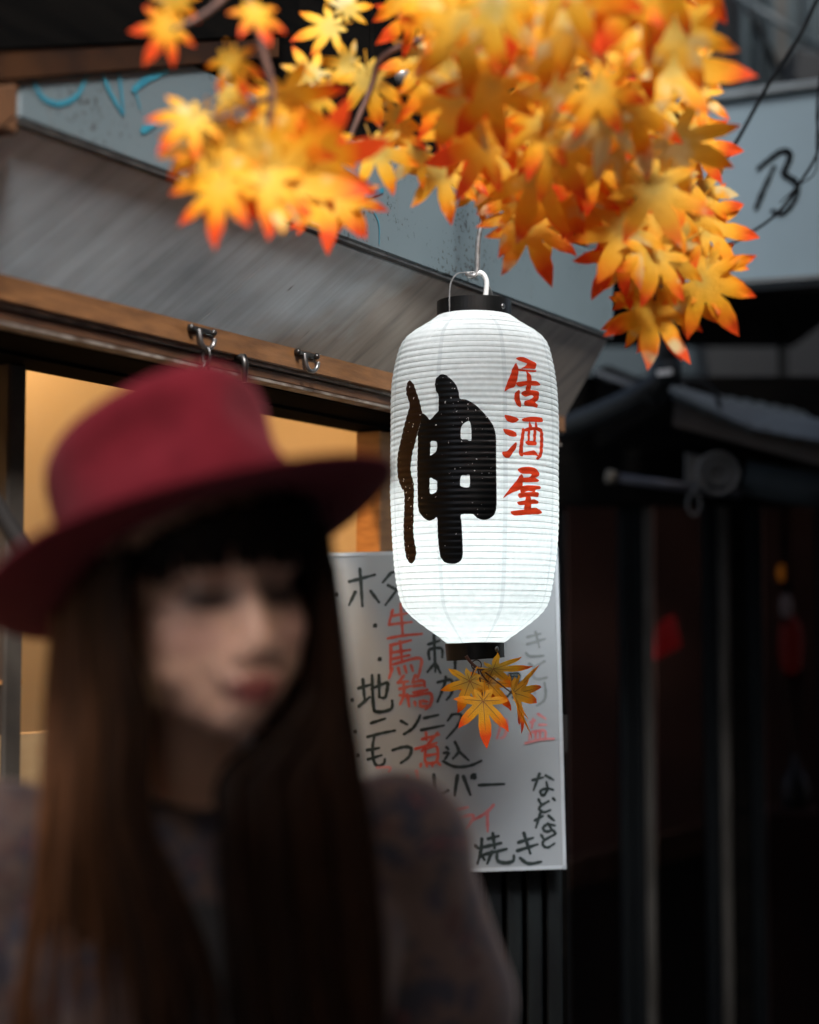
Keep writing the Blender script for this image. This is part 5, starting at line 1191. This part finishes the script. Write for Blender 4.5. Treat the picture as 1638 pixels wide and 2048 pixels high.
curtain(70, L_in, L_out, lambda y, w_: smo(1.235 + .10 * w_, 1.250 + .05 * w_, (y - 1300) / 400), 0.0026, lambda w_: 0.9 + 6.0 * w_ * w_)
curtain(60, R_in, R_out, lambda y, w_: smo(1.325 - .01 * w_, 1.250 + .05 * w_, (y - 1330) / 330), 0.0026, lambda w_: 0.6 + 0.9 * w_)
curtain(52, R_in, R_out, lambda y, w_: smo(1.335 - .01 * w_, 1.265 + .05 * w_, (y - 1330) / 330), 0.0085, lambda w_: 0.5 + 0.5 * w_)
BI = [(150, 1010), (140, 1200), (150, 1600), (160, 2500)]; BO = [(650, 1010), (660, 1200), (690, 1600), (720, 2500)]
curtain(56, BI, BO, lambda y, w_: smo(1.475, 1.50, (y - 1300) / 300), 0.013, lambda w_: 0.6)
for k in range(70):                                    # fringe across the forehead
    az = R(-84 + 168 * (k + rnd.random()) / 70); tw = rnd.uniform(-.06, .06)
    pts_ = []
    for t, rr, z in ((0, .098, .080), (.35, .105, .062), (.7, .1065, .040), (1, .1050, .013 + rnd.uniform(-.006, .006) + .010 * (abs(az) < .5))):
        a_ = az + tw * t; pts_.append(H(rr * .80 * math.sin(a_), -.006 + rr * math.cos(a_), z))
    lock(pts_, 0.0060 * rnd.uniform(.8, 1.2), 0.45 * rnd.uniform(.6, 1.3))
for k in range(70):                                    # scalp cover under the hat, sides and back
    az = R(62 + 236 * (k + rnd.random()) / 70)
    pts_ = [H(rr * .84 * math.sin(az), -.012 + rr * math.cos(az), z) for rr, z in ((.088, .075), (.100, .05), (.105, .02), (.108, -.03), (.104, -.09))]
    lock(pts_, 0.010 * rnd.uniform(.8, 1.2), 0.6 * rnd.uniform(.6, 1.2))
me = bpy.data.meshes.new('hair'); hb.to_mesh(me); hb.free()
link('hair', me, hair_mat(), person, True)

# felt hat
def HT(x, y, z): return hatc + hsd * x + hfr * y + hn * z
def felt():
    m = bpy.data.materials.new('maroon_felt'); g = NT(m)
    b = g.n('BsdfPrincipled', i_Roughness=0.95); g.l(b.outputs[0], g.o.inputs[0]); b.inputs['Specular IOR Level'].default_value = 0.15
    b.inputs['Sheen Weight'].default_value = 0.12; b.inputs['Sheen Roughness'].default_value = 0.5; b.inputs['Sheen Tint'].default_value = (0.9, 0.35, 0.4, 1)
    tc = g.n('TexCoord'); nz = g.n('TexNoise', i_Scale=60.0, i_Detail=5.0); g.l(tc.outputs['Object'], nz.inputs[0])
    r = g.ramp(nz.outputs[0], [(0.3, (0.105, 0.0055, 0.010)), (0.7, (0.135, 0.008, 0.014))]); g.l(r.outputs[0], b.inputs['Base Color'])
    bp = g.n('Bump', i_Strength=0.2, i_Distance=0.003); g.l(nz.outputs[0], bp.inputs['Height']); g.l(bp.outputs[0], b.inputs['Normal']); return m
def build_hat():
    hat = empty('felt_hat', hatc)
    tag(hat, 'maroon felt fedora with a pinched crown and wide brim', 'hat')
    M_felt = felt(); n = 96
    a0, b0 = .095, .121                    # half width, half length of the head opening
    V, F = [], []
    hs = [0, .012, .03, .05, .066, .080, .092, .100, .106, .1095, .1115, .112]
    sc = [1.0, .997, .99, .985, .982, .978, .97, .945, .895, .80, .45, .04]
    for i, (h, s_) in enumerate(zip(hs, sc)):
        for k in range(n):
            th = 2 * math.pi * k / n; c_, sn_ = math.cos(th), math.sin(th)          # th 0 = front
            r = s_; x, y, z = a0 * r * sn_, b0 * r * c_, h
            up = max(0, (h - .045) / .07)
            for s in (-1, 1):                                                     # pinches at the front sides
                dth = (th - s * R(38) + math.pi) % (2 * math.pi) - math.pi
                p_ = math.exp(-(dth / .50) ** 2) * (math.exp(-((h - .066) / .022) ** 2) + .25 * min(1, up))
                x -= s * .019 * p_; y -= .008 * p_
            cr = math.exp(-(x / .022) ** 2) * max(0, 1 - ((y - .0) / .085) ** 2) if h > .09 else 0   # crease along the top
            z -= .014 * cr * min(1, (h - .09) / .02) if h > .09 else 0
            z += .010 * (y / b0) * up
            V.append(tuple(HT(x, y, z)))
    for i in range(len(hs) - 1):
        for k in range(n): F.append((i * n + k, i * n + (k + 1) % n, (i + 1) * n + (k + 1) % n, (i + 1) * n + k))
    F.append(tuple(range((len(hs) - 1) * n, len(hs) * n)))
    cr_ = pyobj('crown', V, F, M_felt, hat, True)
    V, F = [], []; m_ = 9
    for top in (0, 1):
        for j in range(m_):
            t = j / (m_ - 1)
            for k in range(n):
                th = 2 * math.pi * k / n; c_, sn_ = math.cos(th), math.sin(th)
                wd = .071
                x, y = (a0 + wd * t) * sn_, (b0 + wd * t) * c_
                z = .012 * t * t * abs(sn_) ** 2 - .010 * t * t * max(0, c_) ** 2 + .003 * t * math.sin(2 * th + 1)
                if t == 0: z += .002
                V.append(tuple(HT(x, y, z + (.0015 if top else -.0015))))
    for j in range(m_ - 1):
        for k in range(n):
            a_, b_, c_, d_ = j * n + k, j * n + (k + 1) % n, (j + 1) * n + (k + 1) % n, (j + 1) * n + k
            o_ = m_ * n; F.append((a_, b_, c_, d_)); F.append((o_ + d_, o_ + c_, o_ + b_, o_ + a_))
    for k in range(n):
        e0 = (m_ - 1) * n; F.append((e0 + k, e0 + (k + 1) % n, m_ * n + e0 + (k + 1) % n, m_ * n + e0 + k))
    pyobj('brim', V, F, M_felt, hat, True)
build_hat()
# wooden pole leaning in the doorway at the left
bm = bmesh.new(); p1_ = P(-60, 930, 1.95); p2_ = P(60, 1118, 1.95); dr = (p2_ - p1_)
tube(bm, [p1_ - dr * 0.6, p1_ + dr * (p1_.z / -dr.z) * 0.999], 0.011, 12)
tag(obj('wooden_pole', bm, M_dark, None, True), 'dark wooden pole leaning beside the lit doorway', 'pole')
